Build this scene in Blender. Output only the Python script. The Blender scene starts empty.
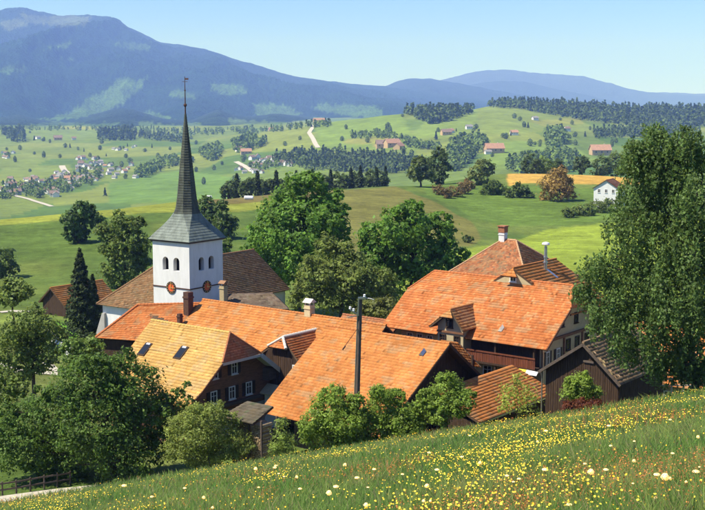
import bpy, math, random
import numpy as np
from mathutils import Vector

# ---------------------------------------------------------------- camera, sky, sun, exposure
F_PX, CX, CY, HORIZON = 1200.0, 352.5, 255.0, 100.0       # photograph is 705 x 510
PITCH = math.atan((CY - HORIZON) / F_PX)
scene = bpy.context.scene
COL = scene.collection
cam_d = bpy.data.cameras.new('camera')
cam_d.sensor_width = 36.0
cam_d.lens = F_PX / 705.0 * 36.0
cam_d.clip_start = 0.3
cam_d.clip_end = 90000.0
cam = bpy.data.objects.new('camera', cam_d)
COL.objects.link(cam)
cam.location = (0, 0, 0)
cam.rotation_euler = (math.pi / 2 - PITCH, 0, 0)
scene.camera = cam

SUN_AZ = math.radians(74)          # to the left of straight behind the camera
SUN_EL = math.radians(56)
sdir = Vector((-math.sin(SUN_AZ) * math.cos(SUN_EL), -math.cos(SUN_AZ) * math.cos(SUN_EL), math.sin(SUN_EL)))
world = bpy.data.worlds.new('World')
scene.world = world
world.use_nodes = True
wn = world.node_tree
for n in list(wn.nodes):
    wn.nodes.remove(n)
sky = wn.nodes.new('ShaderNodeTexSky')
sky.sky_type = 'NISHITA'
sky.sun_disc = False
sky.sun_elevation = SUN_EL
sky.sun_rotation = math.atan2(sdir.x, sdir.y)
sky.altitude = 3000
sky.air_density = 1.0
sky.dust_density = 0.3
sky.ozone_density = 3.5
wb = wn.nodes.new('ShaderNodeBackground')
wb.inputs['Strength'].default_value = 0.128
wo = wn.nodes.new('ShaderNodeOutputWorld')
wt = wn.nodes.new('ShaderNodeMix'); wt.data_type = 'RGBA'; wt.blend_type = 'MULTIPLY'
wt.inputs[0].default_value = 1.0; wt.inputs[7].default_value = (0.47, 0.645, 0.96, 1)      # clear alpine blue, the whole sky alike
wn.links.new(sky.outputs[0], wt.inputs[6])
wn.links.new(wt.outputs[2], wb.inputs[0])
wn.links.new(wb.outputs[0], wo.inputs[0])
sun_d = bpy.data.lights.new('sun', 'SUN')
sun_d.energy = 5.0
sun_d.angle = math.radians(0.53)
sun_d.color = (1.0, 0.95, 0.86)
sun = bpy.data.objects.new('sun', sun_d)
COL.objects.link(sun)
sun.rotation_euler = (-sdir).to_track_quat('-Z', 'Y').to_euler()
scene.view_settings.view_transform = 'Standard'
scene.view_settings.look = 'None'
scene.view_settings.gamma = 1.0
scene.view_settings.exposure = 0.64
scene.view_settings.use_curve_mapping = False
try:
    scene.cycles.use_denoising = True
    scene.cycles.denoiser = 'OPENIMAGEDENOISE'
    scene.cycles.max_bounces = 6
    scene.cycles.diffuse_bounces = 3
    scene.cycles.glossy_bounces = 2
    scene.cycles.transmission_bounces = 4
    scene.cycles.volume_bounces = 2
    scene.cycles.use_adaptive_sampling = True
    scene.cycles.adaptive_threshold = 0.015
except Exception:
    pass

rng = np.random.default_rng(7)
random.seed(7)

# ---------------------------------------------------------------- pixel <-> world
CP, SP = math.cos(PITCH), math.sin(PITCH)
def ray(x, y):
    a, b = (x - CX), (CY - y)
    return a, F_PX * CP + b * SP, -F_PX * SP + b * CP
def WZ(x, y, z):
    d = ray(x, y); t = z / d[2]
    return Vector((d[0] * t, d[1] * t, z))
def WD(x, y, D):
    d = ray(x, y); t = D / d[1]
    return Vector((d[0] * t, D, d[2] * t))
def proj(X, Y, Z):
    fw = Y * CP - Z * SP
    up = Y * SP + Z * CP
    return CX + F_PX * X / fw, CY - F_PX * up / fw

# ---------------------------------------------------------------- noise
_tab = np.random.default_rng(3).random((512, 512))
def vnoise(x, y):
    x = np.asarray(x, float); y = np.asarray(y, float)
    xi = np.floor(x).astype(int); yi = np.floor(y).astype(int)
    fx = x - xi; fy = y - yi
    fx = fx * fx * (3 - 2 * fx); fy = fy * fy * (3 - 2 * fy)
    a = _tab[xi % 512, yi % 512]; b = _tab[(xi + 1) % 512, yi % 512]
    c = _tab[xi % 512, (yi + 1) % 512]; d = _tab[(xi + 1) % 512, (yi + 1) % 512]
    return (a * (1 - fx) + b * fx) * (1 - fy) + (c * (1 - fx) + d * fx) * fy
def fbm(x, y, o=4):
    s = 0; a = 0.5; t = 0
    for k in range(o):
        s = s + a * vnoise(x * 2 ** k + 17.3 * k, y * 2 ** k + 9.1 * k); t += a; a *= 0.5
    return s / t

# ---------------------------------------------------------------- materials
MATS = {}
def attr_mat(name, rough=0.85, spec=0.2, noise=None, bump=None, trans=0.0, amount=0.25, tint=(1, 1, 1)):
    """colour comes from the mesh attribute 'col', broken up by procedural noise"""
    if name in MATS: return MATS[name]
    m = bpy.data.materials.new(name); m.use_nodes = True
    nt = m.node_tree; N = nt.nodes; L = nt.links
    p = N['Principled BSDF']; out = N['Material Output']
    p.inputs['Roughness'].default_value = rough
    p.inputs['Specular IOR Level'].default_value = spec
    at = N.new('ShaderNodeAttribute'); at.attribute_name = 'col'
    src = at.outputs['Color']
    if noise:
        tc = N.new('ShaderNodeTexCoord')
        for k, sc in enumerate(noise):
            nz = N.new('ShaderNodeTexNoise'); nz.inputs['Scale'].default_value = sc
            nz.inputs['Detail'].default_value = 6; nz.inputs['Roughness'].default_value = 0.65
            L.new(tc.outputs['Object'], nz.inputs['Vector'])
            mr = N.new('ShaderNodeMapRange')
            mr.inputs['From Min'].default_value = 0.3; mr.inputs['From Max'].default_value = 0.7
            mr.inputs['To Min'].default_value = 1 - amount; mr.inputs['To Max'].default_value = 1 + amount
            L.new(nz.outputs[0], mr.inputs[0])
            mx = N.new('ShaderNodeMix'); mx.data_type = 'RGBA'; mx.blend_type = 'MULTIPLY'
            mx.inputs[0].default_value = 1.0
            L.new(src, mx.inputs[6]); L.new(mr.outputs[0], mx.inputs[7])
            src = mx.outputs[2]
        if bump:
            bp = N.new('ShaderNodeBump'); bp.inputs['Strength'].default_value = bump[0]
            bp.inputs['Distance'].default_value = bump[1]
            L.new(nz.outputs[0], bp.inputs['Height']); L.new(bp.outputs[0], p.inputs['Normal'])
    L.new(src, p.inputs['Base Color'])
    if trans > 0:
        tr = N.new('ShaderNodeBsdfTranslucent')
        hs = N.new('ShaderNodeHueSaturation'); hs.inputs['Value'].default_value = 1.5
        hs.inputs['Hue'].default_value = 0.485
        L.new(src, hs.inputs['Color']); L.new(hs.outputs[0], tr.inputs[0])
        ms = N.new('ShaderNodeMixShader'); ms.inputs[0].default_value = trans
        L.new(p.outputs[0], ms.inputs[1]); L.new(tr.outputs[0], ms.inputs[2])
        L.new(ms.outputs[0], out.inputs['Surface'])
    MATS[name] = m
    return m

def mat(name, col, rough=0.8, spec=0.3, metal=0.0, noise=None, amount=0.2, bump=None, stretch=None, col2=None):
    if name in MATS: return MATS[name]
    m = bpy.data.materials.new(name); m.use_nodes = True
    nt = m.node_tree; N = nt.nodes; L = nt.links
    p = N['Principled BSDF']
    p.inputs['Base Color'].default_value = (*col, 1)
    p.inputs['Roughness'].default_value = rough
    p.inputs['Specular IOR Level'].default_value = spec
    p.inputs['Metallic'].default_value = metal
    if noise:
        tc = N.new('ShaderNodeTexCoord'); mp = N.new('ShaderNodeMapping')
        L.new(tc.outputs['Object'], mp.inputs[0])
        if stretch: mp.inputs['Scale'].default_value = stretch
        nz = N.new('ShaderNodeTexNoise'); nz.inputs['Scale'].default_value = noise
        nz.inputs['Detail'].default_value = 8; nz.inputs['Roughness'].default_value = 0.7
        L.new(mp.outputs[0], nz.inputs['Vector'])
        cr = N.new('ShaderNodeValToRGB')
        c2 = col2 or tuple(c * (1 + amount) for c in col)
        c1 = tuple(c * (1 - amount) for c in col)
        cr.color_ramp.elements[0].position = 0.3; cr.color_ramp.elements[0].color = (*c1, 1)
        cr.color_ramp.elements[1].position = 0.7; cr.color_ramp.elements[1].color = (*c2, 1)
        L.new(nz.outputs[0], cr.inputs[0]); L.new(cr.outputs[0], p.inputs['Base Color'])
        if bump:
            bp = N.new('ShaderNodeBump'); bp.inputs['Strength'].default_value = bump[0]
            bp.inputs['Distance'].default_value = bump[1]
            L.new(nz.outputs[0], bp.inputs['Height']); L.new(bp.outputs[0], p.inputs['Normal'])
    MATS[name] = m
    return m

# ---------------------------------------------------------------- object helpers
def props(o, label=None, cat=None, group=None, kind=None):
    if label: o['label'] = label
    if cat: o['category'] = cat
    if group: o['group'] = group
    if kind: o['kind'] = kind
    return o
def link(name, me, parent=None, m=None):
    o = bpy.data.objects.new(name, me)
    COL.objects.link(o)
    if m is not None and me is not None and not me.materials:
        for k in (m if isinstance(m, (list, tuple)) else [m]): me.materials.append(k)
    if parent is not None: o.parent = parent
    return o
def empty(name, loc, rz=0.0):
    o = bpy.data.objects.new(name, None)
    o.empty_display_size = 0.5
    o.location = loc; o.rotation_euler = (0, 0, rz)
    COL.objects.link(o)
    return o
def np_mesh(name, V, F, col=None, smooth=False):
    """V (n,3); F (m,3) or (m,4) index array; col (n,3) per vertex"""
    me = bpy.data.meshes.new(name)
    V = np.ascontiguousarray(V, dtype=np.float32); F = np.ascontiguousarray(F, dtype=np.int32)
    k = F.shape[1]
    me.vertices.add(len(V)); me.vertices.foreach_set('co', V.ravel())
    me.loops.add(F.size); me.loops.foreach_set('vertex_index', F.ravel())
    me.polygons.add(len(F))
    me.polygons.foreach_set('loop_start', np.arange(0, F.size, k, dtype=np.int32))
    me.polygons.foreach_set('loop_total', np.full(len(F), k, dtype=np.int32))
    if smooth: me.polygons.foreach_set('use_smooth', np.ones(len(F), dtype=bool))
    if col is not None:
        a = me.attributes.new('col', 'FLOAT_COLOR', 'POINT')
        c = np.ones((len(V), 4), dtype=np.float32); c[:, :3] = col
        a.data.foreach_set('color', c.ravel())
    me.update(calc_edges=True)
    return me

class MB:
    def __init__(s): s.v = []; s.f = []; s.mi = []
    def face(s, pts, mi=0):
        n = len(s.v); s.v += [tuple(p) for p in pts]; s.f.append(tuple(range(n, n + len(pts)))); s.mi.append(mi); return s
    def box(s, x0, x1, y0, y1, z0, z1, mi=0):
        n = len(s.v)
        s.v += [(x, y, z) for z in (z0, z1) for y in (y0, y1) for x in (x0, x1)]
        for q in ((0, 2, 3, 1), (4, 5, 7, 6), (0, 1, 5, 4), (2, 6, 7, 3), (0, 4, 6, 2), (1, 3, 7, 5)):
            s.f.append(tuple(n + i for i in q)); s.mi.append(mi)
        return s
    def beam(s, p, q, w, h, up=(0, 0, 1), mi=0):
        p, q = Vector(p), Vector(q); d = (q - p).normalized(); up = Vector(up)
        r = d.cross(up).normalized() * (w / 2); t = r.cross(d).normalized() * (h / 2)
        n = len(s.v)
        for e in (p, q):
            s.v += [tuple(e - r - t), tuple(e + r - t), tuple(e + r + t), tuple(e - r + t)]
        for g in ((0, 1, 2, 3), (7, 6, 5, 4), (0, 4, 5, 1), (1, 5, 6, 2), (2, 6, 7, 3), (3, 7, 4, 0)):
            s.f.append(tuple(n + i for i in g)); s.mi.append(mi)
        return s
    def tube(s, pts, radii, k=8, cap=True, mi=0):
        pts = [Vector(p) for p in pts]; n0 = len(s.v)
        for i, p in enumerate(pts):
            a = pts[max(0, i - 1)]; b = pts[min(len(pts) - 1, i + 1)]
            d = (b - a).normalized(); ref = Vector((1, 0, 0)) if abs(d.x) < .8 else Vector((0, 1, 0))
            r = d.cross(ref).normalized(); t = d.cross(r)
            for j in range(k):
                an = 2 * math.pi * j / k
                s.v.append(tuple(p + (r * math.cos(an) + t * math.sin(an)) * radii[i]))
        for i in range(len(pts) - 1):
            for j in range(k):
                s.f.append((n0 + i * k + j, n0 + i * k + (j + 1) % k, n0 + (i + 1) * k + (j + 1) % k, n0 + (i + 1) * k + j)); s.mi.append(mi)
        if cap:
            s.f.append(tuple(n0 + j for j in range(k))[::-1]); s.mi.append(mi)
            s.f.append(tuple(n0 + (len(pts) - 1) * k + j for j in range(k))); s.mi.append(mi)
        return s
    def prism(s, poly, d, mi=0):
        """poly: list of points, extruded by vector d"""
        d = Vector(d); a = [Vector(p) for p in poly]; n = len(a); n0 = len(s.v)
        s.v += [tuple(p) for p in a] + [tuple(p + d) for p in a]
        s.f.append(tuple(n0 + i for i in range(n))); s.mi.append(mi)
        s.f.append(tuple(n0 + n + i for i in reversed(range(n)))); s.mi.append(mi)
        for i in range(n):
            j = (i + 1) % n
            s.f.append((n0 + j, n0 + i, n0 + n + i, n0 + n + j)); s.mi.append(mi)
        return s
    def mesh(s, name):
        me = bpy.data.meshes.new(name); me.from_pydata(s.v, [], s.f)
        if any(s.mi): me.polygons.foreach_set('material_index', s.mi)
        me.update(); return me
    def build(s, name, m, parent=None): return link(name, s.mesh(name), parent, m)

# ---------------------------------------------------------------- terrain
R_EDGE = 86.0
PC = -1.75                                              # eye height above the hillside
_c, _r, _l = WD(352, 450, 84.5), WD(705, 391, 82.5), WD(0, 503, 82.5)
PB = (_c.z - PC) / _c.y
PA = ((_r.z - PC - PB * _r.y) / _r.x + (_l.z - PC - PB * _l.y) / _l.x) / 2

def y2z(x, y, D): return WD(x, y, D).z
_cols = {
  -160: [('z',60,-30),('z',140,-31),('z',190,-33.5),('z',260,-34),('y',350,216),('z',430,-42),('z',650,-95),('z',1000,-128),('y',1400,207),('y',1800,186),('y',2200,171),('y',2800,152),('y',3600,136),('y',4400,126),('z',5500,-112),('z',9000,-165)],
  0:    [('z',60,-30),('z',140,-31),('z',190,-33.5),('z',260,-34),('y',350,214),('z',430,-42),('z',650,-95),('z',1000,-128),('y',1400,207),('y',1800,186),('y',2200,171),('y',2800,152),('y',3600,136),('y',4400,126),('z',5500,-112),('z',9000,-165)],
  100:  [('z',60,-30),('z',140,-31),('z',190,-33.5),('z',260,-33.5),('y',350,207),('z',430,-40),('z',650,-95),('z',1000,-128),('y',1400,206),('y',1800,185),('y',2200,170),('y',2800,151),('y',3600,135),('y',4400,126),('z',5500,-112),('z',9000,-165)],
  200:  [('z',60,-30),('z',140,-31),('z',190,-33),('z',260,-33.5),('y',380,197),('z',470,-40),('z',700,-90),('z',1000,-120),('y',1400,200),('y',1800,180),('y',2200,165),('y',2600,152),('y',3200,140),('y',4200,127),('z',5500,-112),('z',9000,-165)],
  300:  [('z',60,-30),('z',140,-31),('z',190,-33),('z',260,-34),('y',420,191),('z',520,-42),('z',700,-85),('z',1000,-112),('z',1400,-106),('y',1750,174),('y',2000,160),('y',2400,140),('y',2800,124),('z',3200,-88),('z',4400,-85),('z',9000,-120)],
  350:  [('z',60,-30),('z',140,-31),('z',190,-33),('z',260,-34.5),('y',440,188),('z',540,-42),('z',700,-85),('z',1000,-112),('z',1400,-108),('y',1750,174),('y',2000,157),('y',2350,138),('y',2700,119),('z',3100,-80),('z',4400,-85),('z',9000,-120)],
  400:  [('z',60,-29.5),('z',140,-31),('z',190,-33),('z',260,-34.5),('y',460,185),('z',560,-42),('z',700,-85),('z',1000,-112),('z',1400,-110),('y',1700,172),('y',2000,150),('y',2300,131),('y',2600,112),('z',3000,-60),('z',4400,-85),('z',9000,-120)],
  500:  [('z',60,-28),('z',140,-30.5),('z',190,-34),('z',260,-35.5),('z',340,-38),('y',530,171),('z',640,-50),('z',800,-85),('z',1000,-108),('z',1400,-104),('y',1600,166),('y',2000,146),('y',2400,123),('y',2900,106),('y',3300,103),('z',3800,-60),('z',9000,-120)],
  600:  [('z',60,-26),('z',140,-30),('z',190,-34),('z',260,-36),('z',340,-38),('y',540,172),('z',640,-50),('z',800,-85),('z',1000,-108),('z',1400,-104),('y',1600,168),('y',2000,151),('y',2500,133),('y',2900,119),('y',3300,107),('z',3800,-60),('z',9000,-120)],
  705:  [('z',60,-24),('z',140,-30),('z',190,-34),('z',260,-36),('z',340,-38),('y',540,178),('z',640,-52),('z',800,-85),('z',1000,-108),('z',1400,-104),('y',1600,167),('y',2000,151),('y',2500,135),('y',2900,125),('y',3300,110),('z',3800,-60),('z',9000,-120)],
  860:  [('z',60,-22),('z',140,-30),('z',190,-34),('z',260,-36),('z',340,-38),('y',540,178),('z',640,-52),('z',800,-85),('z',1000,-108),('z',1400,-104),('y',1600,167),('y',2000,151),('y',2500,135),('y',2900,125),('y',3300,110),('z',3800,-60),('z',9000,-120)],
}
_cx = sorted(_cols)
_lg = np.linspace(math.log(20), math.log(60000), 700)
def _mono(lx, z):            # smooth column: linear in log D, then box filtered
    v = np.interp(_lg, lx, z)
    k = np.hanning(13); k /= k.sum()
    return np.convolve(np.pad(v, 6, mode='edge'), k, mode='valid')
_tabz = np.array([_mono([math.log(r[1]) for r in _cols[c]], [(r[2] if r[0] == 'z' else y2z(c, r[2], r[1])) for r in _cols[c]]) for c in _cx])
_caz = np.array([math.atan((c - CX) / F_PX) for c in _cx])
_fa = np.linspace(_caz[0], _caz[-1], 241)
_ft = np.array([np.interp(_fa, _caz, _tabz[:, j]) for j in range(_tabz.shape[1])]).T
_k = np.hanning(21); _k /= _k.sum()
_ft = np.array([np.convolve(np.pad(_ft[:, j], 10, mode='edge'), _k, mode='valid') for j in range(_ft.shape[1])]).T
def table_z(az, R):
    u = np.clip((np.asarray(az) - _fa[0]) / (_fa[-1] - _fa[0]), 0, 1) * (len(_fa) - 1)
    w = np.clip((np.log(np.maximum(R, 20.01)) - _lg[0]) / (_lg[-1] - _lg[0]), 0, 1) * (len(_lg) - 1)
    i = np.minimum(u.astype(int), len(_fa) - 2); j = np.minimum(w.astype(int), len(_lg) - 2)
    fu = u - i; fw = w - j
    return (_ft[i, j] * (1 - fu) + _ft[i + 1, j] * fu) * (1 - fw) + (_ft[i, j + 1] * (1 - fu) + _ft[i + 1, j + 1] * fu) * fw
def ground_z(X, Y):
    X = np.atleast_1d(np.asarray(X, float)); Y = np.atleast_1d(np.asarray(Y, float))
    R = np.hypot(X, Y); az = np.arctan2(X, Y)
    zt = table_z(az, np.hypot(X, Y))
    amp = np.interp(R, [0, 95, 140, 400, 900, 2000, 6000], [0, 0, .25, .8, 3, 5, 10])
    wl = np.interp(R, [0, 300, 1000, 3000], [25, 45, 130, 300])
    zt = zt + amp * (fbm(X / 45 + 50, Y / 45 + 50, 2) - .5) * 1.2 * (R < 900) + amp * (fbm(X / 190 + 50, Y / 190 + 50, 3) - .5) * 2 * (R >= 900)
    zm = PA * X + PB * Y + PC
    zm = np.minimum(zm, 45) + .10 * (vnoise(X / 3.1 + 9, Y / 3.1 + 4) - .5) + .25 * (vnoise(X / 17 + 3, Y / 17 + 8) - .5) * np.clip((R - 20) / 30, 0, 1)
    ov = np.maximum(0, R - R_EDGE)
    zm = zm - np.where(ov > 0, .05 * ov * ov + .35 * ov, 0)
    far = R > 140
    h = np.where(far, zt, np.maximum(zm, zt))
    near = np.abs(zm - zt) < 1.2
    sm = .5 * (zm + zt) + np.sqrt(.25 * (zm - zt) ** 2 + .05)
    return np.where(far | ~near, h, sm)
def gz(X, Y): return float(ground_z(X, Y)[0])
def place(x, y, d0=86.0, d1=12000.0):
    """where the line of sight through a pixel meets the ground"""
    d = ray(x, y); D = np.exp(np.linspace(math.log(d0), math.log(d1), 1600))
    t = D / d[1]
    g = ground_z(d[0] * t, D); hit = np.nonzero(d[2] * t <= g)[0]
    i = hit[0] if len(hit) else len(D) - 1
    return Vector((d[0] * t[i], D[i], float(g[i])))

# ---------------------------------------------------------------- land cover
def inpoly(px, py, poly):
    r = np.zeros(np.shape(px), bool); n = len(poly)
    for i in range(n):
        x0, y0 = poly[i]; x1, y1 = poly[(i + 1) % n]
        if y0 == y1: continue
        c = ((y0 > py) != (y1 > py)) & (px < (x1 - x0) * (py - y0) / (y1 - y0) + x0)
        r ^= c
    return r
def soft(px, py, poly, dx, dy):
    return sum(inpoly(px + a * dx, py + b * dy, poly).astype(float) for a in (-1, -.33, .33, 1) for b in (-1, 0, 1)) / 12.
def lerp3(a, b, t): return np.asarray(a)[None, :] * (1 - t[:, None]) + np.asarray(b)[None, :] * t[:, None]
NEAR_FIELDS = [   # mown strips and pastures on the near hills, outlined on the slope as seen from the meadow
  ([(-20, 226), (60, 220), (150, 213), (240, 212), (300, 204), (300, 192), (200, 198), (100, 205), (-20, 210)], (.215, .240, .035)),
  ([(190, 206), (240, 204), (300, 199), (345, 197), (345, 186), (190, 192)], (.165, .135, .042)),
  ([(-20, 262), (70, 255), (150, 250), (150, 214), (60, 221), (-20, 227)], (.086, .134, .024)),
  ([(330, 262), (400, 252), (470, 246), (482, 238), (470, 222), (430, 200), (395, 186), (330, 192)], (.150, .145, .036)),
  ([(425, 194), (470, 216), (500, 226), (560, 226), (640, 214), (640, 190), (510, 186), (420, 180)], (.105, .165, .028)),
  ([(508, 186), (522, 183), (640, 185), (640, 169), (508, 170)], (.44, .27, .055)),
  ([(395, 285), (440, 262), (465, 249), (490, 244), (520, 240), (547, 230), (600, 223), (720, 218), (720, 300), (395, 300)], (.215, .275, .032)),
  ([(52, 322), (76, 322), (78, 350), (60, 352)], (.10, .22, .02)),
  ([(0, 318), (30, 312), (34, 322), (0, 330)], (.17, .22, .04)),
]
FAR_FIELDS = [
  ([(0, 142), (100, 140), (100, 127), (0, 128)], (0.147, 0.204, 0.038)),
  ([(60, 128), (98, 130), (98, 126), (60, 126)], (0.256, 0.264, 0.043)),
  ([(0, 178), (70, 176), (70, 164), (0, 168)], (0.166, 0.216, 0.040)),
  ([(110, 205), (240, 200), (235, 178), (180, 170), (110, 182)], (0.122, 0.204, 0.036)),
  ([(240, 190), (330, 172), (330, 160), (290, 164), (240, 180)], (0.154, 0.216, 0.040)),
  ([(250, 153), (310, 148), (312, 122), (290, 124), (255, 134)], (0.186, 0.222, 0.040)),
  ([(312, 150), (420, 150), (400, 110), (320, 119)], (0.160, 0.228, 0.038)),
  ([(340, 144), (398, 144), (398, 136), (345, 138)], (0.218, 0.228, 0.048)),
  ([(372, 147), (402, 147), (400, 138), (380, 142)], (0.333, 0.240, 0.114)),
  ([(405, 140), (470, 132), (480, 112), (470, 104), (428, 122)], (0.166, 0.228, 0.040)),
  ([(480, 135), (600, 130), (560, 114), (500, 104), (480, 108)], (0.173, 0.222, 0.040)),
  ([(540, 126), (585, 124), (580, 117), (530, 120)], (0.218, 0.234, 0.044)),
  ([(470, 168), (560, 170), (600, 160), (560, 142), (500, 140)], (0.154, 0.222, 0.040)),
]
def land_colour(X, Y, Z):
    R = np.hypot(X, Y)
    ok = Y > 5
    px, py = np.full(X.shape, -9e3), np.full(X.shape, -9e3)
    px[ok], py[ok] = proj(X[ok], Y[ok], Z[ok])
    w = np.where(R > 900, 25., 6.)
    jx = (fbm(X / w / 3, Y / w / 3, 3) - .5) * np.where(R > 900, 9, 5); jy = (fbm(X / w / 3 + 40, Y / w / 3 + 40, 3) - .5) * np.where(R > 900, 2.5, 2.5)
    n1 = fbm(X / 22 + 5, Y / 22 + 5, 4)
    col = lerp3((.070, .118, .022), (.128, .168, .034), np.clip((n1 - .3) * 2.4, 0, 1))
    # valley: a patchwork of pastures
    fx, fy = X / 120 + .3 * fbm(X / 200, Y / 200, 2), Y / 210 + .3 * fbm(X / 200 + 9, Y / 200, 2)
    cell = _tab[(np.floor(fx).astype(int)) % 512, (np.floor(fy) * 7).astype(int) % 512]
    far = R > 620
    fc = lerp3((.078, .142, .026), (.190, .225, .042), cell)
    col = np.where(far[:, None], fc, col)
    for poly, c in NEAR_FIELDS:
        m = np.where((~far) & (R > 95), soft(px + jx, py + jy, poly, .8, .3), 0.)[:, None]
        st = 1 + .09 * np.sign(np.sin((X * .42 + Y * .9) * 1.05 + 2 * n1)) * (fbm(X / 30, Y / 30, 2) > .42)        # mowing swathes
        col = col * (1 - m) + m * np.asarray(c)[None, :] * ((0.80 + .40 * n1) * st)[:, None]
    for poly, c in FAR_FIELDS:
        m = np.where(far & (R < 4600), soft(px + jx, py + jy, poly, 1.2, .4), 0.)[:, None]
        col = col * (1 - m) + m * np.asarray(c)[None, :] * (0.86 + .28 * n1)[:, None]
    # thin turf and bare soil under the village
    vil = (R > 88) & (R < 165) & (n1 > .55)
    col[vil] = col[vil] * .8 + np.array([.03, .022, .012])
    md = R < R_EDGE + 3
    col[md] = lerp3((.045, .075, .016), (.075, .085, .022), np.clip(n1 * 2 - .5, 0, 1))[md]
    return col

# ---------------------------------------------------------------- ground sheets
def polar_sheet(name, az, Rr, kind_label=None, m=None, hfun=ground_z):
    A, RR = np.meshgrid(az, Rr)
    X = (np.sin(A) * RR).ravel(); Y = (np.cos(A) * RR).ravel()
    Z = hfun(X, Y); col = land_colour(X, Y, Z)
    nr, na = A.shape
    i = (np.arange(nr - 1)[:, None] * na + np.arange(na - 1)[None, :]).ravel()
    Fq = np.stack([i, i + 1, i + na + 1, i + na], 1)
    o = link(name, np_mesh(name, np.stack([X, Y, Z], 1), Fq[:, ::-1], col, smooth=True), None, m)
    props(o, kind='structure', label=kind_label)
    return o
_az = np.concatenate([np.radians(np.linspace(-180, -24, 40)), np.radians(np.linspace(-23, -17.6, 10)), np.linspace(math.atan(-362 / F_PX), math.atan(362 / F_PX), 420), np.radians(np.linspace(17.6, 23, 10)), np.radians(np.linspace(24, 180, 40))])
m_ground = attr_mat('turf', rough=.95, spec=.1, noise=(.10, .45, 3.0), bump=(.6, .3), amount=.26)
m_valley = attr_mat('valley_pasture', rough=.95, spec=.05, noise=(.012, .06), bump=(.5, 4.0), amount=.2)
r_meadow = np.concatenate([np.linspace(.4, 12, 12), np.linspace(13, R_EDGE, 70)])
r_near = np.concatenate([np.linspace(R_EDGE, 140, 46), np.linspace(141.5, 300, 80), np.linspace(303, 560, 78), np.linspace(575, 1000, 22)])
r_val = np.concatenate([np.linspace(1000, 1400, 12), np.linspace(1425, 4500, 110), np.geomspace(4600, 42000, 26)])
polar_sheet('meadow', _az, r_meadow, 'sloping meadow ground under the tall grass', m_ground)
polar_sheet('ground', _az, r_near, 'green village ground and near pastures', m_ground)
polar_sheet('valley', _az, r_val, 'hazy green farmland of the far valley', m_valley)

# ---------------------------------------------------------------- mountains
m_mount = attr_mat('mountain_forest', rough=1.0, spec=.0, noise=(.006, .035), bump=(1.0, 40.0), amount=.42)
def mountain(name, label, tab, Dr, Df, zf, fw_pow, clear, seed, base, rough=.16, ncol=520, nrow=110, clearing=(.095, .155, .05)):
    xs = np.linspace(tab[0][0], tab[-1][0], ncol)
    az = np.arctan((xs - CX) / F_PX)
    ys = np.interp(xs, [t[0] for t in tab], [t[1] for t in tab])
    k = np.hanning(9); k /= k.sum(); ys = np.convolve(np.pad(ys, 4, mode='edge'), k, mode='valid')
    ys = ys + (fbm(xs / 9 + seed, xs * 0 + seed, 3) - .5) * 2.2
    zr = np.array([y2z(x, y, Dr) for x, y in zip(xs, ys)])
    t = np.concatenate([np.linspace(0, 1, nrow), 1 + np.linspace(.06, .8, 8)])
    T, AZ = np.meshgrid(t, az); ZR = np.repeat(zr[:, None], len(t), 1); PXX = np.repeat(xs[:, None], len(t), 1)
    Rg = Df + (Dr - Df) * T
    X = np.sin(AZ) * Rg / np.cos(AZ) * np.cos(AZ); Y = np.cos(AZ) * Rg
    X = np.tan(AZ) * Rg; Y = Rg
    prof = np.where(T <= 1, np.clip(T, 0, 1) ** fw_pow, np.maximum(0, 1 - (T - 1) * 1.2))
    s = (Dr - Df)
    spur = (1 - np.abs(2 * fbm(X / s * 6 + seed, Y / s * 2.0 + seed, 5) - 1)) - .62
    env = np.sin(np.pi * np.clip(T, 0, 1)) ** .8
    Z = zf + (ZR - zf) * prof + rough * 2.2 * (ZR - zf) * spur * env
    Z = np.minimum(Z, np.where(T < 1, ZR - (1 - T) * (ZR - zf) * .12, ZR))
    Z = Z + np.where(T <= 1, (rng.random(T.shape) - .5) * s * .0035 * env, 0)
    Xf, Yf, Zf = X.ravel(), Y.ravel(), Z.ravel()
    px, py = proj(Xf, Yf, Zf)
    n = fbm(Xf / s * 9 + 3, Yf / s * 9 + 3, 4)
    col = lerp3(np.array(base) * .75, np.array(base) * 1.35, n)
    jx = (fbm(px / 4 + 5, py / 4 + 5, 3) - .5) * 12; jy = (fbm(px / 4 + 65, py / 4 + 5, 3) - .5) * 7
    for poly, cc in clear:
        m = inpoly(px + jx, py + jy, poly)
        col[m] = np.asarray(cc)[None, :] * (.8 + .4 * n[m])[:, None]
    nr, na = T.shape
    i = (np.arange(nr - 1)[:, None] * na + np.arange(na - 1)[None, :]).ravel()
    Fq = np.stack([i, i + na, i + na + 1, i + 1], 1)
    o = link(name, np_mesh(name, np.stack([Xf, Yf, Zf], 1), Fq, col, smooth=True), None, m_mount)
    props(o, kind='structure', label=label)
G1, G2, ALP = (.095, .175, .035), (.075, .140, .034), (.110, .145, .055)
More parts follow.
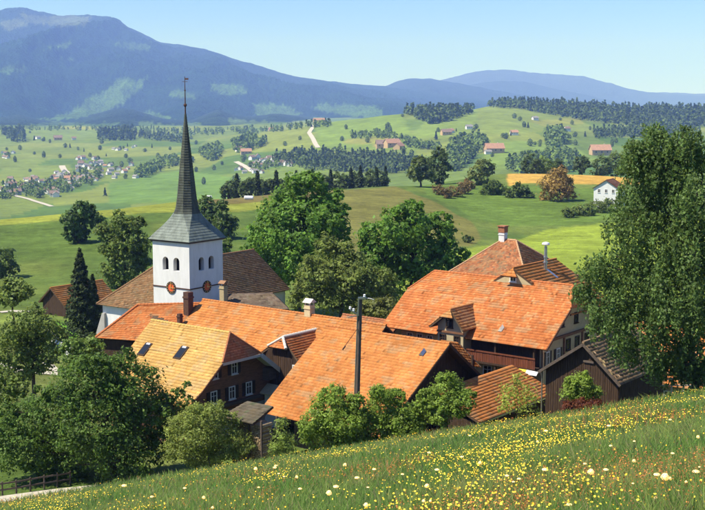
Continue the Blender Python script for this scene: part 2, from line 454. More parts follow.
mountain('mountain', 'high forested mountain with pale alpine top',
  [(-260, 40), (-160, 34), (-60, 22), (0, 15), (14, 11), (28, 10), (45, 14), (62, 17), (80, 16), (98, 18), (118, 20), (130, 26), (145, 33), (162, 42), (190, 46), (225, 56), (260, 66), (290, 75), (320, 80), (350, 84), (385, 86), (430, 93), (480, 100), (560, 112)],
  13000, 6300, -150, 1.25,
  [([(18, 14), (60, 15), (90, 16), (88, 24), (60, 27), (30, 23)], ALP), ([(-5, 24), (18, 18), (30, 24), (10, 30)], ALP),
   ([(20, 120), (60, 117), (78, 106), (100, 92), (122, 78), (147, 80), (132, 95), (120, 108), (92, 115), (55, 121)], G1),
   ([(118, 42), (150, 42), (146, 50), (120, 49)], G2), ([(0, 66), (28, 69), (26, 73), (0, 73)], G2), ([(44, 48), (72, 42), (70, 47), (46, 50)], G2), ([(52, 58), (72, 56), (70, 60)], G2),
   ([(210, 85), (240, 84), (252, 92), (230, 94), (213, 91)], G1), ([(253, 102), (275, 104), (305, 112), (300, 119), (270, 121), (258, 114)], G1),
   ([(128, 114), (150, 112), (175, 120), (180, 126), (140, 125)], G1), ([(310, 105), (345, 106), (352, 114), (320, 112)], G1), ([(170, 90), (195, 94), (196, 99), (172, 97)], G2),
   ([(160, 120), (182, 122), (182, 127), (160, 127)], G1), ([(336, 104), (380, 106), (385, 118), (350, 116)], G1)], 3.7, (.017, .042, .020), rough=.33)
mountain('foothill', 'wooded foothills rolling out below the mountain',
  [(-260, 120), (-160, 122), (-60, 122), (-10, 119), (20, 113), (45, 119), (75, 121), (112, 109), (132, 108), (160, 117), (190, 120), (218, 109), (246, 118), (275, 113), (310, 119), (350, 122), (420, 127)],
  7000, 4700, -108, 1.0, [([(20, 126), (60, 121), (90, 124), (120, 121), (110, 128), (40, 130)], (.085, .150, .032)), ([(140, 121), (175, 125), (200, 121), (200, 130), (140, 128)], (.11, .18, .045)), ([(225, 118), (262, 121), (300, 123), (290, 130), (230, 126)], (.12, .19, .045))],
  13.3, (.030, .056, .024), rough=.2, ncol=330, nrow=40)
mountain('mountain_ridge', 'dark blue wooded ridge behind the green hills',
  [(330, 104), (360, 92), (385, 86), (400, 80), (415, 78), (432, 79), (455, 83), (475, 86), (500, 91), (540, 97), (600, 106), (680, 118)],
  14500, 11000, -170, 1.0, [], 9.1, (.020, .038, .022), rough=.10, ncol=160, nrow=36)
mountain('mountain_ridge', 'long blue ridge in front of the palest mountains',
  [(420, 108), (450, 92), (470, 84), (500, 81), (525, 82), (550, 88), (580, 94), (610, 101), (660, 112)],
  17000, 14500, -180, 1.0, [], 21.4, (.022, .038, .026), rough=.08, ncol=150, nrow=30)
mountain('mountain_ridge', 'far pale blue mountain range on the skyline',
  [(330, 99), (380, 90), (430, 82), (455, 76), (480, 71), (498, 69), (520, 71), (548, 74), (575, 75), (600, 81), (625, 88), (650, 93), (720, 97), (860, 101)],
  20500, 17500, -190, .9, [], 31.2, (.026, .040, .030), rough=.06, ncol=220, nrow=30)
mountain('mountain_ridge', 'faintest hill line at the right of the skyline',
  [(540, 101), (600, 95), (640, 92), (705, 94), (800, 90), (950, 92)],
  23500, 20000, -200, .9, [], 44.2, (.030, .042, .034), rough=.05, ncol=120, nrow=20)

# ---------------------------------------------------------------- lanes and paths, draped a little above the ground
def ribbon(name, pts, width, m, label, lift=.05, step=.8):
    P = [Vector((p[0], p[1])) for p in pts]; out = []
    for a, b in zip(P[:-1], P[1:]):
        n = max(2, int((b - a).length / step))
        out += [a.lerp(b, k / n) for k in range(n)]
    out.append(P[-1]); Q = np.array([[p.x, p.y] for p in out])
    d = np.gradient(Q, axis=0); d /= np.maximum(1e-6, np.linalg.norm(d, axis=1))[:, None]
    nrm = np.stack([-d[:, 1], d[:, 0]], 1); nx = 5
    offs = np.linspace(-.5, .5, nx)
    wj = width * (1 + .12 * (fbm(Q[:, 0] / 4, Q[:, 1] / 4, 2) - .5))
    V = (Q[:, None, :] + nrm[:, None, :] * offs[None, :, None] * wj[:, None, None]).reshape(-1, 2)
    zc = ground_z(Q[:, 0], Q[:, 1])
    Z = np.maximum(ground_z(V[:, 0], V[:, 1]), np.repeat(zc, nx) - .3) + lift
    i = (np.arange(len(Q) - 1)[:, None] * nx + np.arange(nx - 1)[None, :]).ravel()
    Fq = np.stack([i, i + 1, i + nx + 1, i + nx], 1)
    o = link(name, np_mesh(name, np.column_stack([V, Z]), Fq, None, True), None, m)
    return props(o, kind='structure', label=label)
m_gravel = mat('gravel', (.46, .42, .34), .95, .1, noise=3.0, amount=.25, bump=(.4, .05))
def pxpath(pts, z=None): return [tuple(place(x, y)[:2]) for x, y in pts]
ribbon('lane', [tuple(WZ(x, y, -29.85)[:2]) for x, y in [(-70, 500), (0, 495), (60, 487), (110, 482), (160, 474), (215, 466)]], 2.9, m_gravel, 'pale gravel lane below the meadow', .10)
ribbon('path', pxpath([(-30, 366), (0, 365), (20, 372), (52, 374), (75, 376)]), 1.5, m_gravel, 'pale path across the orchard lawn', .10)
ribbon('path', pxpath([(34, 351), (44, 361), (56, 373)]), 1.0, m_gravel, 'narrow path down through the orchard', .14)
ribbon('path', pxpath([(0, 313), (12, 312), (30, 313)]), 1.6, m_gravel, 'pale track past the left barn', .12)
ribbon('road', pxpath([(324, 123), (313, 127), (309, 133), (313, 139), (318, 148)]), 9, m_gravel, 'white road winding up the far hill', .6, 8)
ribbon('road', pxpath([(62, 166), (66, 172), (70, 180), (78, 184)]), 12, m_gravel, 'pale road through the valley village', .6, 8)
ribbon('road', pxpath([(12, 195), (30, 200), (52, 207)]), 6, m_gravel, 'pale road below the valley village', .6, 8)
ribbon('road', pxpath([(236, 162), (244, 166), (252, 172)]), 9, m_gravel, 'pale road beside the centre hamlet', .6, 8)

# ---------------------------------------------------------------- building kit (local axes: a along the ridge, b across, c up)
m_tiles = attr_mat('clay_tile', rough=.85, spec=.08, noise=(1.2, 9.0), amount=.16)
m_deck = mat('roof_timber', (.10, .065, .04), .9, .1, noise=3, amount=.3)
m_wood_dark = mat('dark_timber', (.062, .037, .023), .85, .2, noise=2.2, amount=.55, stretch=(6, 6, .6), bump=(.4, .02))
m_wood_warm = mat('brown_timber', (.20, .096, .052), .8, .2, noise=2.0, amount=.45, stretch=(.7, .7, 7), bump=(.4, .02))
m_wood_red = mat('red_brown_timber', (.16, .052, .026), .8, .2, noise=2.0, amount=.4, stretch=(6, 6, .6))
m_wood_grey = mat('weathered_timber', (.115, .088, .07), .9, .15, noise=2.0, amount=.45, stretch=(.6, .6, 7), bump=(.4, .02))
m_white = mat('white_plaster', (.74, .73, .69), .9, .1, noise=.9, amount=.09, bump=(.15, .02), stretch=(2.2, 2.2, .45), col2=(.80, .79, .76))
m_cream = mat('cream_plaster', (.50, .41, .24), .9, .1, noise=.8, amount=.16, bump=(.15, .02))
m_grey_pl = mat('grey_plaster', (.42, .40, .36), .9, .1, noise=.7, amount=.15)
m_frame = mat('white_paint', (.72, .70, .66), .6, .3, noise=4, amount=.08)
m_board = mat('pale_board', (.50, .48, .44), .7, .2, noise=3, amount=.12)
m_shut = mat('dark_shutter', (.035, .022, .016), .7, .3, noise=5, amount=.3)
m_glass = mat('window_glass', (.02, .022, .025), .08, .6)
m_dark = mat('interior_shade', (.012, .011, .010), .9, .1)  # near-black colour stands in for the shade inside the belfry
m_metal = mat('galvanised_metal', (.55, .56, .57), .35, .5, metal=.9, noise=6, amount=.15)
m_mortar = mat('ridge_mortar', (.62, .58, .50), .85, .1, noise=5, amount=.15)
m_spire = mat('spire_shingle', (.14, .165, .135), .6, .25, noise=1.6, amount=.35, stretch=(1, 1, .35), bump=(.3, .02), col2=(.22, .255, .215))
m_spire_dark = mat('spire_wood_shingle', (.060, .064, .048), .7, .2, noise=1.6, amount=.4, stretch=(1, 1, .35), bump=(.3, .02), col2=(.105, .118, .090))
m_brick = mat('brick', (.34, .15, .08), .9, .1, noise=5, amount=.35)
m_soot = mat('sooty_brick', (.10, .055, .04), .9, .1, noise=5, amount=.35)
RZ = math.radians(-38); RZV = RZ + math.pi / 2
RZC = math.radians(-35); RZCV = RZC + math.pi / 2

ORANGE = [(.50, .190, .055), (.53, .21, .062), (.46, .165, .048), (.52, .225, .075)]
RED = [(.48, .158, .050), (.51, .18, .058), (.43, .135, .043), (.53, .235, .09)]
YELLOW = [(.54, .315, .100), (.56, .335, .115), (.51, .29, .088), (.53, .30, .095)]
BROWN = [(.26, .145, .070), (.31, .175, .085), (.21, .115, .057), (.28, .19, .11)]
BRICKY = [(.36, .145, .065), (.42, .19, .085), (.29, .11, .052), (.24, .15, .085)]
GREYB = [(.27, .175, .095), (.32, .22, .125), (.20, .13, .07), (.29, .22, .10)]
REDBR = [(.40, .155, .070), (.44, .18, .085), (.36, .13, .06), (.42, .19, .10)]

class Roof:
    def __init__(s, pal, tw=.22, th=.34, seed=0):
        s.pal = np.array(pal); s.tw = tw; s.th = th; s.V = []; s.F = []; s.C = []; s.n = 0; s.deck = MB(); s.caps = MB()
        s.r = np.random.default_rng(seed + 11); s.lift = .06
    def quad(s, p00, p01, p10, p11, thick=.16, stain=None):
        p00, p01, p10, p11 = [np.array(p, float) for p in (p00, p01, p10, p11)]
        L0 = max(np.linalg.norm(p10 - p00), np.linalg.norm(p11 - p01))
        rows = max(1, int(round(L0 / s.th)))
        nrm = np.cross(p11 - p00, p10 - p01)
        if np.linalg.norm(nrm) < 1e-6: nrm = np.array([0, 0, 1.])
        nrm /= np.linalg.norm(nrm)
        if nrm[2] < 0: nrm = -nrm
        e = -nrm * thick
        a, b, c, d = p00, p01, p11, p10
        s.deck.prism([tuple(a + e), tuple(b + e), tuple(c + e), tuple(d + e)], tuple(nrm * (thick - .01)))
        patch = s.r.random(2) * 50
        for j in range(rows):
            t0 = j / rows; t1 = min(1.012, (j + 1) / rows + .012)
            A0, B0 = p00 + (p10 - p00) * t0, p01 + (p11 - p01) * t0
            A1, B1 = p00 + (p10 - p00) * t1, p01 + (p11 - p01) * t1
            w = np.linalg.norm(B1 - A1)
            k = max(1, int(round(w / s.tw)))
            off = (.5 / k) if j % 2 else 0.0
            e_ = np.clip(np.arange(-1, k + 1) / k + off, 0, 1); e_ = np.unique(e_)
            u0, u1 = e_[:-1], e_[1:]
            n = len(u0)
            h = s.lift + (s.r.random(n) - .5) * .030
            ul = A0 + (B0 - A0) * u0[:, None]; ur = A0 + (B0 - A0) * u1[:, None]
            g = .0
            ll = A1 + (B1 - A1) * (u0 + g)[:, None]; lr = A1 + (B1 - A1) * (u1 - g)[:, None]
            wv = .09 * (fbm((ll + lr)[:, 0] / 6 + patch[0], (ll + lr)[:, 1] / 6 + patch[1], 2) - .5); h = h + wv
            hn = nrm[None] * h[:, None]
            V = np.stack([ul + nrm * (.005 + np.maximum(0, wv))[:, None], ur + nrm * (.005 + np.maximum(0, wv))[:, None], lr + hn, ll + hn, lr - nrm * .01, ll - nrm * .01], 1)
            i = s.n + np.arange(n)[:, None] * 6
            s.F.append(i + np.array([0, 3, 2, 1])); s.F.append(i + np.array([3, 5, 4, 2]))
            pi = s.r.choice(4, n, p=[.46, .26, .18, .10])
            mid = (ll + lr) / 2
            pn = fbm(mid[:, 0] / 1.7 + patch[0], mid[:, 1] / 1.7 + mid[:, 2] / 2 + patch[1], 3)
            col = s.pal[pi] * (.93 + .12 * s.r.random(n) + .34 * (pn - .5) + .06 * (s.r.random() - .5) + .30 * (fbm(np.linspace(0, w / .7, n) + patch[0] * 3, np.full(n, j * .10) + patch[1], 2) - .5))[:, None]
            lich = np.clip((fbm(mid[:, 0] / .9 + patch[1], (mid[:, 1] + mid[:, 2]) / .9 + patch[0], 3) - .58) * 5, 0, .45)[:, None]; col = col * (1 - lich) + lich * np.array([.36, .26, .14]) * s.pal[0].sum() / .75
            old = s.r.random(n); col[old < .012] *= 1.25; col[old > .985] *= .62
            s.V.append(V.reshape(-1, 3)); s.C.append(np.repeat(col, 6, 0)); s.n += 6 * n
        return s
    def cap(s, p, q, r=.13):
        p, q = Vector(p), Vector(q); n = max(2, int((q - p).length / .4)); pts = []; rad = []
        for k in range(n):
            pts += [p.lerp(q, k / n), p.lerp(q, (k + .97) / n)]; rad += [r * .88, r * 1.08]
        s.caps.tube(pts, rad, 7); return s
    def build(s, parent, cap_mat=None, label=None):
        ro = s.deck.build('roof', m_deck, parent)
        o = link('roof_tiles', np_mesh('roof_tiles', np.concatenate(s.V), np.concatenate(s.F), np.concatenate(s.C)), ro, m_tiles)
        o['kind'] = 'stuff'
        if label: o['label'] = label
        if s.caps.v: s.caps.build('ridge_tiles', cap_mat or cap_material(tuple(s.pal[0])), ro)
        return ro
def cap_material(c):
    return mat('ridge_%d_%d' % (int(c[0] * 1000), int(c[1] * 1000)), tuple(x * .95 for x in c), .8, .2, noise=6, amount=.25)

def gable_roof(parent, a0, a1, front, back, pal, da0=0, da1=0, seed=0, cap_mat=None, tw=.27, th=.36, hip_pal=None, verge=None, verge_w=.22, lift=.06):
    if tw == .27: tw, th = .22, .34
    """ridge on b = 0, c = 0 from a0 to a1; front/back: break points (b, c) going outwards; da: half-hip reach at either end"""
    R = Roof(pal, tw, th, seed); R.lift = lift
    for side in (front, back):
        pb, pc = 0, 0
        for i, (b, c) in enumerate(side):
            x0, x1 = (a0, a1) if i == 0 else (a0 - da0, a1 + da1)
            y0, y1 = a0 - da0, a1 + da1
            R.quad((x0, pb, pc), (x1, pb, pc), (y0, b, c), (y1, b, c))
            pb, pc = b, c
    R.cap((a0, 0, .03), (a1, 0, .03))
    ro = R.build(parent, cap_mat)
    for da, ae, s in ((da0, a0, -1), (da1, a1, 1)):
        if da > 0:
            H = Roof(hip_pal or pal, tw, th, seed + 3); H.lift = .035
            H.quad((ae, 0, 0), (ae, 0.001, 0), (ae + s * da, front[0][0], front[0][1]), (ae + s * da, back[0][0], back[0][1]))
            H.cap((ae, 0, .03), (ae + s * da, front[0][0], front[0][1] + .03), .10).cap((ae, 0, .03), (ae + s * da, back[0][0], back[0][1] + .03), .10)
            hr = H.deck.build('hip_roof', m_deck, parent)
            o = link('hip_tiles', np_mesh('hip_tiles', np.concatenate(H.V), np.concatenate(H.F), np.concatenate(H.C)), hr, m_tiles); o['kind'] = 'stuff'
            H.caps.build('ridge_tiles', cap_material(tuple(H.pal[0])), hr)
    if verge is not None:
        for ae, s, da in ((a0, -1, da0), (a1, 1, da1)):
            x = ae + s * (da + .03)
            for side in (front, back):
                pts = [(0, 0)] + list(side)
                if da > 0: pts = pts[1:]
                bb = MB()
                for (b0, c0), (b1, c1) in zip(pts[:-1], pts[1:]):
                    bb.beam((x, b0, c0 - .12), (x, b1, c1 - .12), .05, verge_w, up=(0, 0, 1))
                bb.build('bargeboard', verge, ro)
    return ro
def profile(front, back):
    xs = [p[0] for p in reversed(front)] + [0] + [p[0] for p in back]
    zs = [p[1] for p in reversed(front)] + [0] + [p[1] for p in back]
    return lambda b: float(np.interp(b, xs, zs))
def gable_wall(parent, a0, a1, b0, b1, cb, front, back, m, top=None, name='wall'):
    pf = profile(front, back)
    bs = sorted(set([b0, b1, 0.0] + [p[0] for p in list(front) + list(back) if b0 < p[0] < b1]))
    poly = [(a0, b0, cb)] + [(a0, b, min(pf(b) - .2, top if top is not None else 99)) for b in bs] + [(a0, b1, cb)]
    return MB().prism(poly[::-1], (a1 - a0, 0, 0)).build(name, m, parent)
def boarding(parent, axis, at, lo, hi, cb, ctop, m, w=.22, out=1, seed=0):
    """vertical boards standing proud of a wall; axis 'a': wall plane a = at, boards run over b"""
    r = random.Random(seed); mb = MB(); x = lo
    while x < hi - .05:
        ww = min(hi - x, w * r.uniform(.8, 1.2)); t = .03 + r.random() * .025
        c0 = cb + r.random() * .05; cA, cB = ctop(x + .01), ctop(x + ww - .02)
        if axis == 'a':
            f = at + out * t
            P = [(f, x + .01, c0), (f, x + ww - .015, c0), (f, x + ww - .015, cB), (f, x + .01, cA)]
            d = (-out * (t - .004), 0, 0)
        else:
            f = at + out * t
            P = [(x + .01, f, c0), (x + ww - .015, f, c0), (x + ww - .015, f, cB), (x + .01, f, cA)]
            d = (0, -out * (t - .004), 0)
        mb.prism(P, d); x += ww
    o = mb.build('boarding', m, parent); o['kind'] = 'stuff'
    return o
def window(parent, face, p, w=.8, h=1.15, shutters=True, fm=None, pane=None):
    """face: '-b', '+b', '+a' or '-a' gives the outward normal; p = centre on the wall"""
    fm = fm or m_frame
    nx, ny = {'-b': (0, -1), '+b': (0, 1), '+a': (1, 0), '-a': (-1, 0)}[face]
    rx, ry = -ny, nx
    def ob(mb, r0, r1, n0, n1, c0, c1):
        pts = []
        for c in (c0, c1):
            for n in (n0, n1):
                for r in (r0, r1):
                    pts.append((p[0] + rx * r + nx * n, p[1] + ry * r + ny * n, p[2] + c))
        k = len(mb.v); mb.v += pts
        for q in ((0, 2, 3, 1), (4, 5, 7, 6), (0, 1, 5, 4), (2, 6, 7, 3), (0, 4, 6, 2), (1, 3, 7, 5)):
            mb.f.append(tuple(k + i for i in q)); mb.mi.append(0)
    fr = MB(); t = .09
    ob(fr, -w / 2, w / 2, .002, .09, h / 2 - t, h / 2); ob(fr, -w / 2, w / 2, .002, .09, -h / 2, -h / 2 + t)
    ob(fr, -w / 2, -w / 2 + t, .002, .088, -h / 2 + t, h / 2 - t); ob(fr, w / 2 - t, w / 2, .002, .088, -h / 2 + t, h / 2 - t)
    ob(fr, -.025, .025, .02, .06, -h / 2 + t, h / 2 - t); ob(fr, -w / 2 + t, w / 2 - t, .02, .058, .12, .16)
    W = fr.build('window', fm, parent)
    pn = MB(); ob(pn, -w / 2 + t, w / 2 - t, .003, .022, -h / 2 + t, h / 2 - t); pn.build('pane', pane or m_glass, W)
    sl = MB(); ob(sl, -w / 2 - .06, w / 2 + .06, .002, .16, -h / 2 - .07, -h / 2 - .004); sl.build('sill', fm, W)
    if shutters:
        for s in (-1, 1):
            sh = MB(); e = s * (w / 2 + .03); f = e + s * w * .52
            ob(sh, min(e, f), max(e, f), .004, .055, -h / 2, h / 2)
            for k in range(3): ob(sh, min(e, f) + .05, max(e, f) - .05, .054, .075, -h / 2 + .12 + k * h * .3, -h / 2 + .12 + k * h * .3 + h * .2)
            sh.build('shutter', m_shut if shutters is True else shutters, W)
    return W
def chimney(parent, p, w, h, m, cap=None, hat=True, name='chimney'):
    a, b, c = p
    mb = MB(); mb.box(a - w / 2, a + w / 2, b - w / 2, b + w / 2, c - 1.2, c + h)
    mb.box(a - w / 2 - .06, a + w / 2 + .06, b - w / 2 - .06, b + w / 2 + .06, c + h * .72, c + h * .80)
    o = mb.build(name, m, parent)
    if hat:
        k = MB()
        for sx in (-1, 1):
            for sy in (-1, 1): k.box(a + sx * w * .38 - .05, a + sx * w * .38 + .05, b + sy * w * .38 - .05, b + sy * w * .38 + .05, c + h, c + h + .28)
        t = w * .68; z0 = c + h + .28
        k.prism([(a - t, b - t, z0), (a - t, b + t, z0), (a - t, b, z0 + t * .75)], (2 * t, 0, 0))
        k.build('chimney_cap', cap or m_mortar, o)
    return o
def local(root_loc, rz, p):
    d = Vector(p) - Vector(root_loc); ca, sa = math.cos(rz), math.sin(rz)
    return Vector((d.x * ca + d.y * sa, -d.x * sa + d.y * ca, d.z))

# ---------------------------------------------------------------- church
def church():
    near = WD(189, 242, 137.0); H = 2.9
    u = Vector((math.cos(RZC), math.sin(RZC), 0)); v = Vector((-math.sin(RZC), math.cos(RZC), 0))
    c0 = near - u * H + v * H; gzv = -31.0
    root = empty('church', (c0.x, c0.y, gzv), RZC)
    props(root, 'white village church with pointed grey spire, clock faces and brown hipped nave', 'church')
    eave = near.z - gzv
    # tower walls, with real arched belfry openings in the two faces in view
    tw = MB(); r = .47; d = .86; s0 = eave - 3.55; s1 = eave - 2.45
    def P(face, x, z, dep=0.0):
        if face == 0: return (x, -H + dep, z)
        if face == 1: return (H - dep, x, z)
        if face == 2: return (-x, H - dep, z)
        return (-H + dep, -x, z)
    for fc in range(4):
        def q(x0, x1, z0, z1): tw.face([P(fc, x0, z0), P(fc, x1, z0), P(fc, x1, z1), P(fc, x0, z1)])
        q(-H, -d - r, 0, eave); q(-d + r, d - r, 0, eave); q(d + r, H, 0, eave)
        for s in (-1, 1):
            cxx = s * d; q(cxx - r, cxx + r, 0, s0)
            arc = [(cxx + r * math.cos(math.pi - math.pi * k / 10), s1 + r * math.sin(math.pi * k / 10)) for k in range(11)]
            for (xa, za), (xb, zb) in zip(arc[:-1], arc[1:]):
                tw.face([P(fc, xa, za), P(fc, xb, zb), P(fc, xb, eave), P(fc, xa, eave)])
            loop = [(cxx - r, s0)] + arc + [(cxx + r, s0)]
            for (xa, za), (xb, zb) in zip(loop, loop[1:] + loop[:1]):
                tw.face([P(fc, xa, za), P(fc, xa, za, .55), P(fc, xb, zb, .55), P(fc, xb, zb)])
    tower = tw.build('tower', m_white, root)
    MB().box(-H + .6, H - .6, -H + .6, H - .6, s0 - .3, s1 + r + .3).build('chamber_shade', m_dark, tower)  # solid block behind the arches, chamber darkness put into its colour
    zc = eave - 5.55
    for fc in (0, 1):
        for s in (-1, 1):
            mb = MB()
            a, b = (-H - .05, -.72) if s < 0 else (.72, H + .05)
            pts = [P(fc, a, zc - .05, -.07), P(fc, b, zc - .05, -.07), P(fc, b, zc - .05, -.003), P(fc, a, zc - .05, -.003)]
            mb.prism(pts, (0, 0, .13))
            mb.build('string_course', m_soot, tower)
        nrm = Vector((0, -1, 0)) if fc == 0 else Vector((1, 0, 0)); rt = Vector((1, 0, 0)) if fc == 0 else Vector((0, 1, 0))
        cc = Vector(P(fc, 0, zc)); up = Vector((0, 0, 1))
        def disc(r0, r1, o0, o1, k=32):
            m = MB()
            for i in range(k):
                A, B = 2 * math.pi * i / k, 2 * math.pi * (i + 1) / k
                e = lambda an, rr, oo: cc + rt * (rr * math.cos(an)) + up * (rr * math.sin(an)) + nrm * oo
                m.face([e(A, r0, o1), e(A, r1, o1), e(B, r1, o1), e(B, r0, o1)]); m.face([e(A, r1, o0), e(B, r1, o0), e(B, r1, o1), e(A, r1, o1)])
                if r0 > 0: m.face([e(A, r0, o0), e(A, r0, o1), e(B, r0, o1), e(B, r0, o0)])
            return m
        ck = disc(0, .70, .004, .07).build('clock_face', mat('clock_red', (.72, .13, .035), .6, .3, noise=4, amount=.15), tower)
        disc(.47, .715, .01, .10).build('chapter_ring', mat('clock_dark', (.055, .03, .025), .6, .3), ck)
        gm = mat('clock_gold', (.75, .52, .16), .4, .5, metal=.5)
        tk = MB()
        for i in range(12):
            an = math.pi * i / 6; dd = rt * math.cos(an) + up * math.sin(an)
            tk.beam(cc + dd * .51 + nrm * .11, cc + dd * .67 + nrm * .11, .05 if i % 3 else .08, .02, up=nrm)
        tk.build('numeral_marks', gm, ck)['kind'] = 'stuff'
        for an, ln, w in ((math.radians(82), .58, .06), (math.radians(-10), .40, .08)):
            dd = rt * math.cos(an) + up * math.sin(an)
            MB().beam(cc - dd * .1 + nrm * .13, cc + dd * ln + nrm * .13, w, .03, up=nrm).build('clock_hand', gm, ck)
    # spire: square flared foot, octagonal shaft, laid in overlapping courses
    prof = [(0, 3.22, 1.0), (.35, 3.0, 1.0), (.9, 2.62, .97), (1.6, 2.10, .88), (2.3, 1.72, .72), (3.0, 1.44, .52), (3.5, 1.30, .44), (5.0, 1.10, .414), (8.0, .80, .414), (11.0, .47, .414), (13.2, .24, .414), (14.2, .13, .414), (14.6, .10, .414)]
    hs = [p[0] for p in prof]
    def ring(h, grow=0.0):
        s_ = float(np.interp(h, hs, [p[1] for p in prof])) + grow; k = float(np.interp(h, hs, [p[2] for p in prof])); m = s_ * k
        return [(s_, -m), (s_, m), (m, s_), (-m, s_), (-s_, m), (-s_, -m), (-m, -s_), (m, -s_)]
    sp = MB(); ft = MB(); h = 0.0; step = .30
    while h < 14.55:
        tgt = ft if h < 2.95 else sp
        h1 = min(14.6, h + step)
        A = ring(h, .035); B = ring(h1, 0.0); C = ring(h, -.02)
        for i in range(8):
            j = (i + 1) % 8
            tgt.face([(*A[i], eave + h), (*A[j], eave + h), (*B[j], eave + h1), (*B[i], eave + h1)])
            tgt.face([(*C[i], eave + h), (*C[j], eave + h), (*A[j], eave + h), (*A[i], eave + h)])
        h = h1
    spire = sp.build('spire', m_spire_dark, root)
    ft.build('spire_foot', m_spire, root)
    MB().box(-3.1, 3.1, -3.1, 3.1, eave - .22, eave + .02).build('eaves', m_wood_grey, spire)
    rod = MB(); rod.tube([(0, 0, eave + 14.5), (0, 0, eave + 18.9)], [.085, .03], 8)
    for z, rr in ((15.6, .20), (17.3, .10)):
        rod.tube([(0, 0, eave + z + rr * math.sin(t)) for t in np.linspace(-1.5, 1.5, 7)], [max(.02, rr * math.cos(t)) for t in np.linspace(-1.5, 1.5, 7)], 10)
    ro = rod.build('finial', m_soot, spire)
    MB().beam((-.42, 0, eave + 18.3), (.42, 0, eave + 18.3), .05, .05).beam((.05, 0, eave + 18.62), (.55, .0, eave + 18.62), .02, .20).build('weather_vane', m_soot, ro)
    # nave
    c_r = WD(157, 265, 146.0); nl = local(root.location, RZC, c_r)
    nu, nv, nz = nl.x, nl.y, nl.z
    L = 18.6; W = 6.2; drop = 4.85; hip = 4.3
    R = Roof(BROWN, .27, .34, 5)
    p = lambda du, dv, dz: (nu + du, nv + dv, nz + dz)
    R.quad(p(0, 0, 0), p(0, L, 0), p(W, -hip, -drop), p(W, L, -drop))
    R.quad(p(0, L, 0), p(0, 0, 0), p(-W, L, -drop), p(-W, -hip, -drop))
    R.quad(p(0, 0, 0), p(.001, 0, 0), p(-W, -hip, -drop), p(W, -hip, -drop))
    R.cap(p(0, 0, .03), p(0, L, .03)).cap(p(0, 0, .03), p(-W, -hip, -drop + .04)).cap(p(0, 0, .03), p(W, -hip, -drop + .04))
    nr = R.build(root)
    wl = MB(); e = .5
    a0, a1, b0, b1 = nu - W + e, nu + W - e, nv - hip + e, nv + L - e
    wl.box(a0, a1, b0, b1, 0, nz - drop + .1)
    wl.prism([(a0, b1 - .01, nz - drop), (a1, b1 - .01, nz - drop), (nu, b1 - .01, nz - .4)], (0, -.3, 0))
    nw = wl.build('nave_wall', m_white, root)
    MB().prism([(a0 - 1.9, b0 - .35, 0), (a0 + .6, b0 - .35, 0), (a0 + .6, b0 - .35, nz - drop - 1.1), (a0 + .2, b0 - .35, nz - drop - 1.1)], (0, .9, 0)).build('buttress', m_grey_pl, nw)
    for k in range(3):
        window(nw, '+a', (a1, b0 + 7 + k * 3.6, nz - drop - 2.2), 1.1, 2.2, False)
    # lower annex on the right with its own chimney
    lc = lambda p: local(root.location, RZC, p)
    A_, B_ = lc(WD(229, 294.5, 138.5)), lc(WD(273, 293.5, 138.5)); fL, fR = lc(WD(226, 309, 135.0)), lc(WD(289, 309, 135.0)); bR = lc(WD(286, 306, 142)); bL = lc(WD(222, 306, 142))
    R2 = Roof([(.17, .125, .09), (.21, .16, .115), (.13, .095, .07), (.20, .17, .12)], .27, .34, 8)
    R2.quad(A_, B_, fL, fR); R2.quad(B_, A_, bR, bL); R2.quad(B_, B_ + Vector((.001, 0, 0)), fR, bR)
    R2.cap(A_, B_, .1); ax = R2.build(root); ax.name = 'annex_roof'
    cs = [fL, fR, bR, bL]; ce = sum(cs, Vector()) / 4
    MB().prism([(ce.x + (p.x - ce.x) * .9, ce.y + (p.y - ce.y) * .9, 0) for p in cs], (0, 0, min(p.z for p in cs) - .1)).build('annex_wall', m_wood_grey, root)
    ch = lc(WD(223.5, 296, 136.5))
    chimney(ax, (ch.x, ch.y, ch.z), .66, 1.2, mat('yellow_stone', (.45, .36, .20), .9, .1, noise=5, amount=.2), BRICKMAT(), True)
def BRICKMAT(): return mat('brick_cap', (.30, .17, .10), .9, .1, noise=6, amount=.3)
church()

